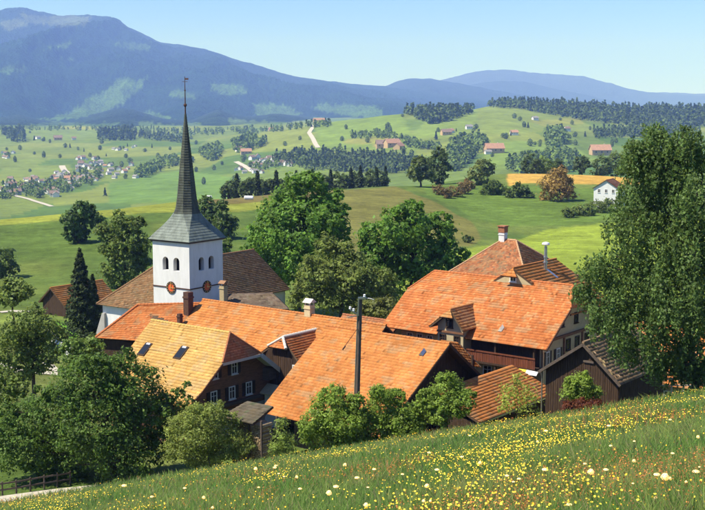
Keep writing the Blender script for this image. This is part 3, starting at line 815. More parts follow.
# ---------------------------------------------------------------- yellow-roofed chalet
def chalet():
    R = WZ(230, 333, -21.0); gd = -30.2
    root = empty('chalet', (R.x, R.y, gd), RZ); T = R.z - gd
    props(root, 'dark timber chalet with bright yellow tiled roof and two skylights', 'house')
    hold = empty('tmp', (0, 0, 0)); bpy.data.objects.remove(hold)
    fr = [(-2.55, -2.14), (-5.2, -4.25), (-7.0, -5.35)]; bk = [(2.55, -2.14), (5.2, -4.25), (7.0, -5.4)]
    up = lambda o: (setattr(o, 'location', (0, 0, T)), o)[1]
    before = set(root.children)
    ro = gable_roof(root, -10.4, 0, fr, bk, YELLOW, da0=0, da1=1.5, seed=2, hip_pal=REDBR, verge=m_wood_warm, verge_w=.2, cap_mat=cap_material((.62, .40, .12)))
    gable_wall(root, -10.0, .35, -5.6, 5.6, -T - .4, fr, bk, m_wood_warm, top=-2.35)
    MB().beam((1.53, -2.6, -2.27), (1.53, 2.6, -2.27), .05, .26).build('fascia', m_board, ro)
    MB().beam((1.60, 2.5, -2.30), (1.60, 7.05, -5.60), .05, .42).build('bargeboard', m_board, ro)
    MB().prism([(.40, 2.6, -2.5), (.40, 6.9, -5.62), (1.5, 6.9, -5.62), (1.5, 2.6, -2.5)], (0, 0, .06)).build('soffit', m_board, ro)
    for b in (-2.4, .1): window(root, '+a', (.35, b, -3.2), .78, 1.15)
    for b in (-2.6, -.25, 2.0): window(root, '+a', (.35, b, -5.45), .82, 1.2)
    MB().box(.352, .62, -5.7, 5.7, -6.55, -6.3).build('floor_beam', m_wood_grey, root)
    MB().box(.35, .42, -5.62, 5.62, -T - .4, -7.0).build('plinth', m_grey_pl, root)
    MB().box(.40, 1.1, 3.9, 5.2, -5.0, -3.9).build('side_porch', m_wood_grey, root)
    for px, py in ((145.5, 357), (181.5, 363)):
        l = local((R.x, R.y, R.z), RZ, WZ(px, py, R.z - 2.9)); t = -(-l.y)
        b = l.y; c = float(np.interp(-b, [0, 2.55, 5.2], [0, -2.14, -4.25])); a = l.x
        sl = Vector((0, -2.65, -2.11)).normalized(); n = Vector((0, -sl.z * -1, 0)); nn = Vector((0, -.622, .783))
        cp = Vector((a, b, c)); ex = Vector((1, 0, 0))
        def slab(w, l_, o0, o1, m, name, par):
            q = [cp + ex * sx * w / 2 + sl * sy * l_ / 2 + nn * o0 for sx, sy in ((-1, -1), (1, -1), (1, 1), (-1, 1))]
            return MB().prism(q, nn * (o1 - o0)).build(name, m, par)
        f = slab(.95, 1.55, .0, .13, m_wood_dark, 'skylight', ro)
        slab(.72, 1.25, .128, .15, m_glass, 'pane', f)
        cp = cp - sl * .62; slab(.5, .22, .14, .17, m_metal, 'blind', f)
    for o in set(root.children) - before: o.location = (0, 0, T)
    return root
chalet()

# ---------------------------------------------------------------- long orange-roofed row house and its left wing
def rowhouse():
    R = WZ(395, 327, -21.0); gd = -30.2; T = R.z - gd
    root = empty('row_house', (R.x, R.y, gd), RZ)
    props(root, 'long orange tiled farm building behind the yellow chalet, with cross gable and cream chimney', 'house')
    fr = [(-5.4, -3.9)]; bk = [(5.0, -3.7)]
    ro = gable_roof(root, -25.2, -1.0, fr, bk, ORANGE, seed=4)
    gable_wall(root, -24.8, -1.4, -4.6, 4.4, -T - .4, fr, bk, m_wood_dark)
    l = local((R.x, R.y, R.z), RZ, WZ(307.5, 315, R.z))
    chimney(ro, (l.x, .1, -.3), .75, 1.25, mat('cream_stone', (.60, .50, .30), .9, .1, noise=4, amount=.15), mat('pale_cap', (.62, .58, .50), .8, .1), True)
    # cross gable towards the viewer's left
    A = local((R.x, R.y, R.z), RZ, WD(276.5, 339, 109.8)); bw = 3.1
    Rr = Roof(RED, .22, .34, 9); Rr.lift = .03; ap = A.x, A.y, A.z
    be = A.y + 8.6
    Rr.quad((ap[0], A.y + .9, A.z), (ap[0], be, A.z), (ap[0] + bw, A.y, A.z - 2.25), (ap[0] + bw, be - 2, A.z - 2.25))
    Rr.quad((ap[0], be, A.z), (ap[0], A.y + .9, A.z), (ap[0] - bw, be - 2, A.z - 2.25), (ap[0] - bw, A.y, A.z - 2.25))
    Rr.quad((ap[0], A.y + .9, A.z), (ap[0] + .001, A.y + .9, A.z), (ap[0] - 1.15, A.y, A.z - .85), (ap[0] + 1.15, A.y, A.z - .85))
    Rr.cap((ap[0], A.y + .9, A.z + .05), (ap[0], be, A.z + .05), .15).cap((ap[0], A.y + .9, A.z + .05), (ap[0] + 1.15, A.y, A.z - .8), .14).cap((ap[0], A.y + .9, A.z + .05), (ap[0] - 1.15, A.y, A.z - .8), .12)
    cg = Rr.build(root, m_mortar); cg.name = 'cross_gable_roof'
    pf = lambda b: A.z - .22 - abs(b - ap[0]) / bw * 2.25
    pts = [(ap[0] - 2.7, A.y + .5, -T), (ap[0] - 2.7, A.y + .5, pf(ap[0] - 2.7)), (ap[0], A.y + .5, pf(ap[0])), (ap[0] + 2.7, A.y + .5, pf(ap[0] + 2.7)), (ap[0] + 2.7, A.y + .5, -T)]
    cw = MB().prism(pts, (0, 6, 0)).build('cross_gable_wall', m_wood_dark, root)
    boarding(cw, 'b', A.y + .5, ap[0] - 2.7, ap[0] + 2.7, A.z - 6, lambda x: min(pf(x), A.z - .95), m_wood_dark, .24, -1, 3)
    window(cw, '-b', (ap[0] + 1.9, A.y + .44, A.z - 2.7), .6, .8, False)
    # left wing with its hipped end
    Q = local((R.x, R.y, R.z), RZ, WZ(138, 305, -21.9)); P0 = Vector((-24.6, 0, -.35))
    EL = local((R.x, R.y, R.z), RZ, WZ(117, 322, -25.2)); dn = Vector((-2.2, -4.1, -3.2))
    W = Roof(RED, .22, .34, 12)
    W.quad(Q, P0, Q + dn, P0 + Vector((3.2, -4.6, -3.3)))
    W.quad(EL + (Q - EL), Q, EL, Q + dn)
    W.quad(P0, Q, P0 + Vector((1, 4.2, -3.2)), EL)
    W.cap(Q + Vector((0, 0, .04)), P0 + Vector((0, 0, .04))).cap(Q + Vector((0, 0, .04)), Q + dn + Vector((0, 0, .04)), .16)
    W.build(root).name = 'wing_roof'
    c = [Q + dn, EL, P0 + Vector((1, 4.2, -3.2)), P0 + Vector((3.2, -4.6, -3.3))]
    ce = sum(c, Vector()) / 4
    MB().prism([tuple(Vector((ce.x + (p.x - ce.x) * .88, ce.y + (p.y - ce.y) * .88, -T))) for p in c], (0, 0, T + min(p.z for p in c) - .1)).build('wing_wall', m_wood_dark, root)
    l = local((R.x, R.y, R.z), RZ, WZ(188.5, 314, -22.35)); chimney(root, (l.x, l.y, l.z), .74, 2.35, m_soot, None, False)
    l = local((R.x, R.y, R.z), RZ, WZ(180, 325.5, -23.3)); chimney(root, (l.x, l.y, l.z), .42, 1.25, m_soot, None, False)
    # pale flashing along the valley between wing and row
    MB().beam(P0 + Vector((.2, -.1, .14)), P0 + Vector((2.9, -4.6, -3.15)), .28, .05).build('valley_flashing', m_mortar, root)
    for o in root.children: o.location = (0, 0, T)
rowhouse()

# ---------------------------------------------------------------- little house behind the row
def backhouse():
    R = WZ(400, 322.5, -22.4); gd = -30.6; T = R.z - gd
    root = empty('small_house', (R.x, R.y, gd), RZ)
    props(root, 'small house with mossy brown ridge peeping over the orange row', 'house')
    fr = [(-4, -2.9)]; bk = [(4, -2.9)]
    gable_roof(root, -7.4, 0, fr, bk, BRICKY, seed=14)
    gable_wall(root, -7.0, -.4, -3.4, 3.4, -T, fr, bk, m_cream)
    for o in root.children: o.location = (0, 0, T)
backhouse()

# ---------------------------------------------------------------- big front barn
def front_barn():
    R = WZ(450, 344, -20.5); gd = -29.6; T = R.z - gd
    root = empty('barn', (R.x, R.y, gd), RZ)
    props(root, 'large barn with wide orange tiled roof and dark plank gable behind the bushes', 'barn')
    fr = [(-5.0, -3.05), (-10.0, -6.0)]; bk = [(6.8, -4.9)]
    p00 = local((R.x, R.y, R.z), RZ, WZ(331, 324.5, R.z)); p10 = local((R.x, R.y, R.z), RZ, WZ(259.5, 411, R.z - 6.1))
    RF = Roof(ORANGE, .22, .34, 21)
    RF.quad((p00.x, 0, 0), (0, 0, 0), (p10.x, p10.y, p10.z), (0, -10.0, -6.0))
    RF.quad((0, 0, 0), (p00.x, 0, 0), (0, 6.8, -4.9), (p00.x, 6.8, -4.9)); RF.cap((p00.x, 0, .03), (0, 0, .03))
    rb = RF.build(root)
    for (b0, c0), (b1, c1) in (((0, 0), (-10, -6)), ((0, 0), (6.8, -4.9))): MB().beam((.03, b0, c0 - .12), (.03, b1, c1 - .12), .05, .24).build('bargeboard', m_wood_dark, rb)
    fb = p10.y + 1.5; ft = p10.z + .35
    gable_wall(root, -10.8, -1.0, fb, 6.0, -T, [(-5.0, -3.9), (-10.0, -7.2)], bk, m_wood_dark)
    pf = profile(fr, bk)
    boarding(root, 'a', -.9, fb, 6.0, -T, lambda b: pf(b) - .24, m_wood_dark, .24, 1, 7)
    boarding(root, 'b', fb, -10.8, -.9, -T, lambda a: ft, m_wood_grey, .24, -1, 8)
    l = local((R.x, R.y, R.z), RZ, WZ(422, 353.5, -21.3)); c = pf(l.y)
    MB().prism([(l.x - .22, l.y - .2, c), (l.x + .22, l.y - .2, c), (l.x, l.y - .2, c + .28)], (0, .5, .3)).build('roof_vent', m_metal, root)
    for o in root.children: o.location = (0, 0, T)
    return R
BARN_R = front_barn()

# ---------------------------------------------------------------- lean-to shed right of the barn
def lean_to():
    BL, BR = Vector((10.3, 94.0, -25.75)), Vector((18.0, 104.0, -25.75))
    root = empty('shed', (BR.x, BR.y, -29.5), RZV); T = BR.z + 29.5
    props(root, 'low shed with sunlit orange roof beside the barn gable and the sapling', 'shed')
    Ln = (BR - BL).length
    R = Roof(ORANGE, .24, .36, 31)
    R.quad((-Ln, 4.6, 1.85), (0.2, 4.6, 1.85), (-Ln, 0, 0), (.2, 0, 0))
    R.build(root)
    MB().box(-Ln + .3, -.1, .5, 4.4, -T - .6, -.05).build('wall', m_wood_dark, root)
    MB().beam((-Ln, -.06, -.1), (.2, -.06, -.1), .12, .12).build('gutter', m_metal, root)
    for k in range(4): MB().box(-Ln + .2 + k * 4.0, -Ln + .4 + k * 4.0, .12, .32, -T - .6, -.1).build('post', m_wood_grey, root)
    for o in root.children: o.location = (0, 0, T)
lean_to()

# ---------------------------------------------------------------- big farmhouse on the right
def farmhouse():
    R = WZ(577, 286, -17.5); gd = -29.8; T = R.z - gd
    root = empty('farmhouse', (R.x, R.y, gd), RZ)
    props(root, 'large cream farmhouse with broad red-orange roof, gabled dormer and timber balcony', 'house')
    fr = [(-2.5, -1.75), (-7.0, -4.9)]; bk = [(2.5, -1.75), (7.0, -4.9)]
    ro = gable_roof(root, -16.3, -.4, fr, bk, RED, da0=1.6, da1=1.1, seed=41, verge=m_wood_warm)
    gable_wall(root, -16.4, -.5, -5.7, 5.7, -T, fr, bk, m_cream, top=-1.9)
    pf = profile(fr, bk)
    # gable towards the right: timbered cream wall with windows
    for b in (-4.6, -2.6): window(root, '+a', (-.5, b, -6.3), .72, 1.3)
    for b in (-.6, 1.2, 3.2): window(root, '+a', (-.5, b, -5.6), .85, 1.1, False, m_wood_dark)
    for b in (-1.9, .9): window(root, '+a', (-.5, b, -3.2), .75, 1.05, False, m_wood_dark)
    MB().box(-.5, -.30, -5.7, 5.7, -4.75, -4.5).build('floor_beam', m_wood_warm, root)
    for b in (-5.6, -1.5, 2.2, 5.5): MB().box(-.5, -.36, b - .1, b + .1, -8.5, -4.75).build('timber_post', m_wood_warm, root)
    # front under the eaves: boarded upper wall, windows and a red-brown balcony
    for a in (-15.3, -14.1, -12.9): window(root, '-b', (a, -5.7, -5.9), .72, 1.0, False)
    MB().box(-9.0, -.5, -6.9, -5.72, -7.15, -6.95).build('balcony_floor', m_wood_dark, root)
    bal = MB().box(-9.0, -.5, -6.95, -6.86, -6.05, -5.92).build('balcony_rail', m_wood_red, root)
    boarding(bal, 'b', -6.84, -9.0, -.5, -7.0, lambda x: -6.05, m_wood_red, .2, -1, 5)
    for a in (-8.9, -4.8, -.7): MB().box(a - .08, a + .08, -6.82, -6.66, -T, -4.75).build('balcony_post', m_wood_dark, root)
    MB().box(-8.8, -.7, -5.76, -5.70, -7.0, -4.8).build('boarded_wall', m_wood_dark, root)
    for a, s in ((-8.0, False), (-6.2, False), (-3.9, False), (-1.9, False)): window(root, '-b', (a, -5.76, -8.05), 1.0, 1.15, s)
    # awning half yellow, half white
    aw = empty('x', (0, 0, 0)); bpy.data.objects.remove(aw)
    MB().prism([(-2.5, -7.0, -7.1), (-1.3, -7.0, -7.1), (-1.3, -7.5, -7.45), (-2.5, -7.5, -7.45)], (0, 0, .06)).build('awning', mat('yellow_cloth', (.75, .55, .06), .8, .1), root)
    MB().prism([(-1.28, -7.0, -7.1), (-.1, -7.0, -7.15), (-.1, -7.3, -7.42), (-1.28, -7.3, -7.42)], (0, 0, .06)).build('awning', mat('white_cloth', (.80, .80, .78), .8, .1), root)
    # wall dormer
    D = local((R.x, R.y, R.z), RZ, WD(452, 309, 112.9)); da = D.x; zr = D.z; bf = -8.0; hw = 1.95; dr = 1.75
    bb = lambda z: -(-z) / .7
    Rr = Roof([(.54, .25, .085), (.58, .28, .10), (.48, .21, .07), (.52, .28, .11)], .30, .40, 47)
    end = zr / .7
    Rr.quad((da, bf + .7, zr), (da, end, zr), (da + hw, bf, zr - dr), (da + hw, end - dr / .7 + .4, zr - dr))
    Rr.quad((da, end, zr), (da, bf + .7, zr), (da - hw, end - dr / .7 + .4, zr - dr), (da - hw, bf, zr - dr))
    Rr.quad((da, bf + .7, zr), (da + .001, bf + .7, zr), (da - .75, bf, zr - .68), (da + .75, bf, zr - .68))
    Rr.cap((da, bf + .7, zr + .04), (da, end, zr + .04), .1)
    dro = Rr.build(root); dro.name = 'dormer_roof'
    w = 1.45
    dw = MB().prism([(da - w, -7.2, -8.6), (da - w, -7.2, zr - dr + .28), (da - .62, -7.2, zr - .75), (da + .62, -7.2, zr - .75), (da + w, -7.2, zr - dr + .28), (da + w, -7.2, -8.6)], (0, 3.3, 0)).build('dormer_wall', m_cream, root)
    window(dw, '-b', (da - .1, -7.2, zr - 1.35), .8, .85, False, m_wood_dark)
    MB().box(da - w - .05, da + w + .05, -7.32, -7.2, zr - 2.3, zr - 2.12).build('dormer_beam', m_wood_warm, dw)
    for x in (-.85, .75): window(dw, '-b', (da + x, -7.2, zr - 3.0), .7, 1.05, False, m_wood_dark)
    # small snow stop on the main slope
    l = local((R.x, R.y, R.z), RZ, WZ(501, 317, -20.2)); c = pf(l.y)
    MB().prism([(l.x - .2, l.y - .2, c), (l.x + .2, l.y - .2, c), (l.x, l.y - .2, c + .3)], (0, .5, .32)).build('roof_vent', m_mortar, root)
    # downpipe at the right corner
    MB().tube([(-.2, -6.0, -5.1), (-.2, -5.9, -5.6), (-.2, -5.9, -T)], [.07, .07, .07], 7).build('downpipe', m_metal, root)
    for o in root.children: o.location = (0, 0, T)
farmhouse()

def porch_roof():
    p = WZ(452, 346, -21.6); q = WZ(477, 364, -23.6)
    root = empty('porch', (p.x, p.y + 2.2, -29.7), RZ); T = p.z + 29.7
    props(root, 'narrow sunlit porch roof between the barn gable and the farmhouse', 'porch')
    R = Roof(ORANGE, .27, .36, 51)
    R.quad((-1.0, 0, 0), (.8, 0, 0), (1.2, -.2, -1.9), (3.4, -.2, -1.9)); R.build(root)
    for a in (-.6, 2.6): MB().box(a - .08, a + .08, -.4, -.24, -T, -.9).build('post', m_wood_dark, root)
    for o in root.children: o.location = (0, 0, T)
porch_roof()

# ---------------------------------------------------------------- cross wing and hipped house behind the farmhouse
def crosswing():
    R = WZ(556, 259, -16.3); gd = -30.0; T = R.z - gd
    root = empty('house_wing', (R.x, R.y, gd), RZV)
    props(root, 'rear wing with ribbed red-orange roof and tall metal flue above the farmhouse ridge', 'house')
    fr = [(-6.2, -4.0)]; bk = [(6.2, -4.0)]
    R_ = Roof(ORANGE, .26, .42, 61); R_.lift = .05
    a0 = -8.7
    R_.quad((a0, 0, 0), (0, 0, 0), (a0 + .3, -6.2, -4.0), (.6, -6.2, -4.0)); R_.quad((0, 0, 0), (a0, 0, 0), (.6, 6.2, -4.0), (a0 + .3, 6.2, -4.0))
    R_.quad((a0, 0, 0), (a0, .01, 0), (a0 - .8, .9, -.7), (a0 - .8, -.9, -.7))
    R_.cap((a0, 0, .04), (0, 0, .04), .11); ro = R_.build(root)
    gw = gable_wall(root, a0 + .1, -.3, -5.3, 5.3, -T, fr, bk, m_cream)
    window(gw, '-a', (a0 + .1, 0, -1.05), .75, .6, False)
    l = local((R.x, R.y, R.z), RZV, WD(545.5, 262, 119.5)); b = l.y; c = -abs(l.y) * .645
    fl = MB(); x = l.x
    fl.tube([(x, b, c - .3), (x, b, c + 2.3)], [.17, .15], 10).tube([(x, b, c + .6), (x, b, c + .72)], [.24, .24], 10).tube([(x, b, c + 1.15), (x, b, c + 1.25)], [.22, .22], 10)
    f = fl.build('flue', m_metal, root)
    MB().tube([(x, b, c + 2.42), (x, b, c + 2.50), (x, b, c + 2.66), (x, b, c + 2.72)], [.34, .40, .34, .1], 14).tube([(x, b, c + 2.28), (x, b, c + 2.45)], [.05, .05], 6).build('flue_cap', mat('white_enamel', (.78, .78, .76), .4, .5), f)
    MB().beam((x + .1, b - .15, c - .05), (x + .2, b - 1.3, c - .80), .35, .06).build('flue_flashing', m_metal, f)
    for o in root.children: o.location = (0, 0, T)
crosswing()
def hiphouse():
    C = WD(509.5, 240, 141.0); gd = -31.5; T = C.z - gd
    root = empty('hipped_house', (C.x, C.y, gd), RZ)
    props(root, 'older house with steep brown-red hipped roof and white chimney at its peak', 'house')
    R = Roof(BRICKY, .25, .32, 71); h = .9; e = 7.2; d = 5.4
    R.quad((-h, 0, 0), (h, 0, 0), (-e, -e, -d), (e, -e, -d)); R.quad((h, 0, 0), (-h, 0, 0), (e, e, -d), (-e, e, -d))
    R.quad((h, 0, 0), (h, .01, 0), (e, -e, -d), (e, e, -d)); R.quad((-h, 0.01, 0), (-h, 0, 0), (-e, e, -d), (-e, -e, -d))
    for sx in (-1, 1):
        for sy in (-1, 1): R.cap((sx * h, 0, .03), (sx * e, sy * e, -d + .04), .11)
    R.cap((-h, 0, .03), (h, 0, .03)); ro = R.build(root, cap_material((.50, .30, .16)))
    MB().box(-6.4, 6.4, -6.4, 6.4, -T, -d - .05).build('wall', m_cream, root)
    for a in (-4, 0, 4): window(root, '-b', (a, -6.4, -d - 1.6), .9, 1.2)
    chimney(ro, (-h, 0, -.1), .75, .95, m_white, m_brick, False)
    mb = MB(); mb.box(-h - .42, -h + .42, -.42, .42, .85, 1.55).box(-h - .52, -h + .52, -.52, .52, 1.55, 1.66); mb.build('chimney_head', m_brick, ro)
    D = Roof(ORANGE, .27, .36, 77); D.quad((4.2, 1.2, -2.35), (4.2, 3.4, -2.35), (6.0, 1.2, -3.5), (6.0, 3.4, -3.5)); d2 = D.build(root); d2.name = 'dormer_roof'
    MB().box(4.3, 5.7, 1.35, 3.25, -4.6, -3.0).build('dormer_wall', m_cream, root)
    for o in root.children: o.location = (0, 0, T)
hiphouse()

# ---------------------------------------------------------------- dark weathered barn on the right
def right_barn():
    A = WD(583, 343, 92.0); gd = -25.2; T = A.z - gd
    root = empty('barn', (A.x, A.y, gd), RZV)
    props(root, 'dark weathered barn with mossy grey-brown roof under the birch', 'barn')
    fr = [(-3.25, -2.85)]; bk = [(3.9, -2.75)]
    gable_roof(root, 0, 9.2, fr, bk, GREYB, seed=81, verge=m_wood_grey, th=.30, tw=.22, lift=.02)
    gable_wall(root, .55, 8.8, -2.85, 3.5, -T - .5, fr, bk, m_wood_dark)
    pf = profile(fr, bk)
    boarding(root, 'a', .55, -2.85, 3.5, -T - .5, lambda b: pf(b) - .24, m_wood_dark, .2, -1, 13)
    MB().box(.40, .50, -.75, .15, -1.62, -1.46).build('gable_plank', m_wood_grey, root)
    boarding(root, 'b', -2.85, .55, 8.8, -T - .5, lambda a: -2.75, m_wood_dark, .2, -1, 14)
    MB().tube([(.3, 3.8, -2.9), (.3, 3.7, -3.3), (.3, 3.7, -T)], [.06, .06, .06], 7).build('downpipe', m_metal, root)
    for o in root.children: o.location = (0, 0, T)
right_barn()

# ---------------------------------------------------------------- left barn by the spruce, house behind the birch, white house on the hill
def plain_house(name, label, cat, A, gd, rz, L, fr, bk, pal, wm, seed, wins=(), ins=.5, boards=None, tw=.3, th=.4):
    T = A.z - gd
    root = empty(name, (A.x, A.y, gd), rz); props(root, label, cat)
    ro = gable_roof(root, 0, L, fr, bk, pal, seed=seed, tw=tw, th=th)
    gable_wall(root, ins, L - ins, fr[-1][0] + ins, bk[-1][0] - ins, -T - .5, fr, bk, wm)
    for f, p, w, h, s in wins: window(root, f, p, w, h, s)
    if boards:
        pf = profile(fr, bk); boarding(root, 'a', ins, fr[-1][0] + ins, bk[-1][0] - ins, -T - .5, lambda b: pf(b) - .24, wm, .3, -1, seed)
    for o in root.children: o.location = (0, 0, T)
    return root
A = WD(50, 288, 184.0)
plain_house('barn', 'small barn with orange roof and dark gable beside the tall spruce', 'barn', A, gz(A.x, A.y) - .2, RZV, 10.5, [(-3.6, -2.7)], [(3.0, -2.5)], ORANGE, m_wood_dark, 91, boards=True)
A = WD(632, 322, 112.0)
plain_house('house', 'orange-roofed house hidden behind the birch', 'house', A, -28.5, RZ, 12, [(-5.5, -4.2)], [(5.5, -4.2)], ORANGE, m_cream, 95, wins=[('-b', (3, -5.0, -5.4), .9, 1.2, True), ('-b', (6, -5.0, -5.4), .9, 1.2, True)])
A = WD(606, 180, 400.0)
plain_house('house', 'white hillside house with dark roof left of the birch', 'house', A, gz(A.x, A.y) - .3, math.radians(62), 9, [(-4.6, -2.9)], [(4.6, -2.9)], REDBR, m_white, 97, ins=.4,
            wins=[('-a', (.4, b, -3.7), .9, 1.2, False) for b in (-2.4, 0, 2.4)] + [('-b', (a, -4.1, -3.9), .9, 1.2, False) for a in (2, 4.5, 7)], tw=.6, th=.7)

ORD = ['first', 'second', 'third', 'fourth', 'fifth', 'sixth', 'seventh', 'eighth', 'ninth', 'tenth', 'eleventh', 'twelfth', 'thirteenth', 'fourteenth', 'fifteenth', 'sixteenth', 'seventeenth', 'eighteenth', 'nineteenth', 'twentieth']
ROWN = [0, 0]
# ---------------------------------------------------------------- vegetation kit
m_leaf = attr_mat('foliage', rough=.55, spec=.25, trans=.42)
m_needle = attr_mat('needles', rough=.7, spec=.12, trans=.12)
m_bark = mat('bark', (.085, .065, .048), .95, .1, noise=5, amount=.4, stretch=(4, 4, .7), bump=(.6, .03))
m_bark_birch = mat('birch_bark', (.11, .09, .075), .9, .1, noise=4, amount=.5, stretch=(1, 1, 3))
def unit(v): return v / np.maximum(1e-9, np.linalg.norm(v, axis=1))[:, None]
def leaf_quads(P, Nn, S, r, ratio=.62, droop=None):
    """diamond leaves: P centres, Nn normals, S half lengths"""
    n = len(P)
    t = unit(np.cross(Nn, unit(r.normal(size=(n, 3)))))
    if droop is not None: t = unit(t * (1 - droop) + np.array([0, 0, -1.]) * droop)
    b = unit(np.cross(Nn, t)); S = S[:, None]
    fold = Nn * S * .18
    V = np.stack([P - t * S, P + b * S * ratio - fold, P + t * S, P - b * S * ratio - fold], 1).reshape(-1, 3)
    F = np.arange(n * 4).reshape(n, 4)
    return V, F
LEAF_GAIN = np.array([2.05, 1.75, 1.15])
def leaf_cols(n, base, r, var=.30, warm=.10, clump=None):
    k = (1 - var) + 2 * var * r.random(n)
    if clump is not None: k = k * clump
    c = np.array(base)[None] * k[:, None] * LEAF_GAIN
    w = 1 + warm * (r.random(n) - .35)
    c[:, 0] *= w * 1.02; c[:, 2] *= 1 / w
    return np.repeat(c, 4, 0)
def crown(lobes, N, leaf, base, r, sq=.9, clump_n=None, var=.30, droop=None, outer=.62, spread=.16, ratio=.62):
    """lobes: (cx, cy, cz, rad). Leaf clumps gathered near the lobe shells, gaps between them"""
    L = np.array(lobes); w = L[:, 3] ** 2; w /= w.sum()
    Vs, Fs, Cs, off = [], [], [], 0
    for li, (x, y, z, R) in enumerate(L):
        n = int(N * w[li])
        if n < 8: continue
        K = clump_n or max(14, int(n / 26))
        d = unit(r.normal(size=(K, 3))); d[:, 2] = d[:, 2] * .95 + .08; d = unit(d)
        rad = R * (outer + (1.04 - outer) * r.random(K) ** .45) * (.86 + .30 * r.random(K))
        cc = np.array([x, y, z]) + d * rad[:, None] * np.array([1, 1, sq])
        inside = np.zeros(K, bool)
        for lj, (a, b, c, Rj) in enumerate(L):
            if lj != li: inside |= (np.linalg.norm((cc - np.array([a, b, c])) / np.array([1, 1, sq]), axis=1) < Rj * .62)
        keep = np.nonzero(~inside)[0]
        if len(keep) == 0: keep = np.arange(K)
        tone = (.70 + .6 * r.random(K))
        size = .65 + .8 * r.random(K)
        idx = keep[r.integers(0, len(keep), n)]
        g = r.normal(size=(n, 3)) * (R * spread * size[idx])[:, None] * np.array([1, 1, .75])
        P = cc[idx] + g
        out = unit(P - np.array([x, y, z]))
        Nn = unit(out * .55 + unit(g) * .45 + r.normal(size=(n, 3)) * .45 + np.array([0, 0, .45]))
        V, F = leaf_quads(P, Nn, leaf * (.5 + 1.1 * r.random(n) ** 1.6), r, ratio, droop)
        Vs.append(V); Fs.append(F + off); off += len(V)
        Cs.append(leaf_cols(n, base, r, var, clump=tone[idx]))
    return np.concatenate(Vs), np.concatenate(Fs), np.concatenate(Cs)
def limbs(base, top, lobes, r0, r, twig=2):
    """tapered trunk, a limb into every lobe and twigs inside it"""
    mb = MB(); base = Vector(base); top = Vector(top); n = 6; pts = []
    for k in range(n + 1):
        t = k / n; p = base.lerp(top, t)
        if 0 < k < n: p += Vector((r.normal() * .12, r.normal() * .12, 0)) * (top - base).length * .08
        pts.append(p)
    mb.tube(pts, [r0 * (1.25 if k == 0 else 1 - .65 * k / n) for k in range(n + 1)], 9)
    for (x, y, z, R) in lobes:
        c = Vector((x, y, z))
        t = min(.95, max(.25, (z - R * .9 - base.z) / max(.1, top.z - base.z))); s = base.lerp(top, t)
        m = s.lerp(c, .55) + Vector((r.normal(), r.normal(), 0)) * R * .12
        e = c + Vector((r.normal(), r.normal(), abs(r.normal()))) * R * .25
        q = min(r0 * .40, R * .07); e = m.lerp(c, .8)
        mb.tube([s, m, e], [q, q * .65, q * .2], 6)
        for k in range(twig):
            d = Vector(r.normal(size=3)).normalized(); d.z = abs(d.z) * .7
            mb.tube([m.lerp(e, r.random()), c + d * R * .4, c + d * R * .75], [q * .35, q * .2, q * .06], 5)
    return mb
def px_tree(name, label, cat, D, lobes, N, leaf, base, seed, foot=None, r0=None, group=None, depth=.45, sq=.9, m=None, bark=None, droop=None, var=.30, outer=.62, spread=.16, ratio=.62, trunk_name='trunk', foot_z=None, clump_n=None, twig=2):
    r = np.random.default_rng(seed)
    if D is None:        # stands where its lowest leaves meet the ground
        D = place(sum(l[0] for l in lobes) / len(lobes) if foot is None else foot, max(l[1] + l[2] * .85 for l in lobes), 120).y
    L = []
    for i, (x, y, R) in enumerate(lobes):
        rr = R / F_PX * D * 1.01
        p = WD(x, y, D + (r.random() - .5) * 2 * depth * rr * 1.5)
        L.append((p.x, p.y, p.z, rr))
    if N > 5000:         # break every big lobe into a smaller body with side shoots
        E = []
        for (x, y, z, rr) in L:
            E.append((x, y, z, rr * .86))
            for k in range(4):
                d = r.normal(size=3); d /= np.linalg.norm(d); d[2] = abs(d[2]) if k < 2 else d[2]
                E.append((x + d[0] * rr * .85, y + d[1] * rr * .85, z + d[2] * rr * .85, rr * r.uniform(.22, .42)))
        L = E
    L = np.array(L); L0 = L[::5] if N > 5000 else L
    fx = L0[:, 0].mean() if foot is None else WD(foot, 300, D).x
    fy = D
    fz = gz(fx, fy) if foot_z is None else foot_z
    root = empty(name, (fx, fy, fz)); props(root, label, cat, group)
    Lr = L.copy(); Lr[:, 0] -= fx; Lr[:, 1] -= fy; Lr[:, 2] -= fz
    V, F, C = crown(Lr, N, leaf, base, r, sq, clump_n, var, droop, outer, spread, ratio)
    k = V[:, 2].reshape(-1, 4).min(1) > -.05
    top = (Lr[:, 0].mean(), Lr[:, 1].mean(), max(.6, Lr[:, 2].mean() + .3 * Lr[:, 3].mean()))
    limbs((0, 0, -.3), top, [l for l in (Lr[::5] if N > 5000 else Lr)], r0 or max(.05, .035 * (top[2] + 1)), r, twig).build(trunk_name, bark or m_bark, root)
    link('crown', np_mesh('crown', V, F[k], C), root, m or m_leaf)
    return root

DARK, LIND, LIGHT = (.042, .092, .024), (.062, .140, .028), (.110, .165, .048)
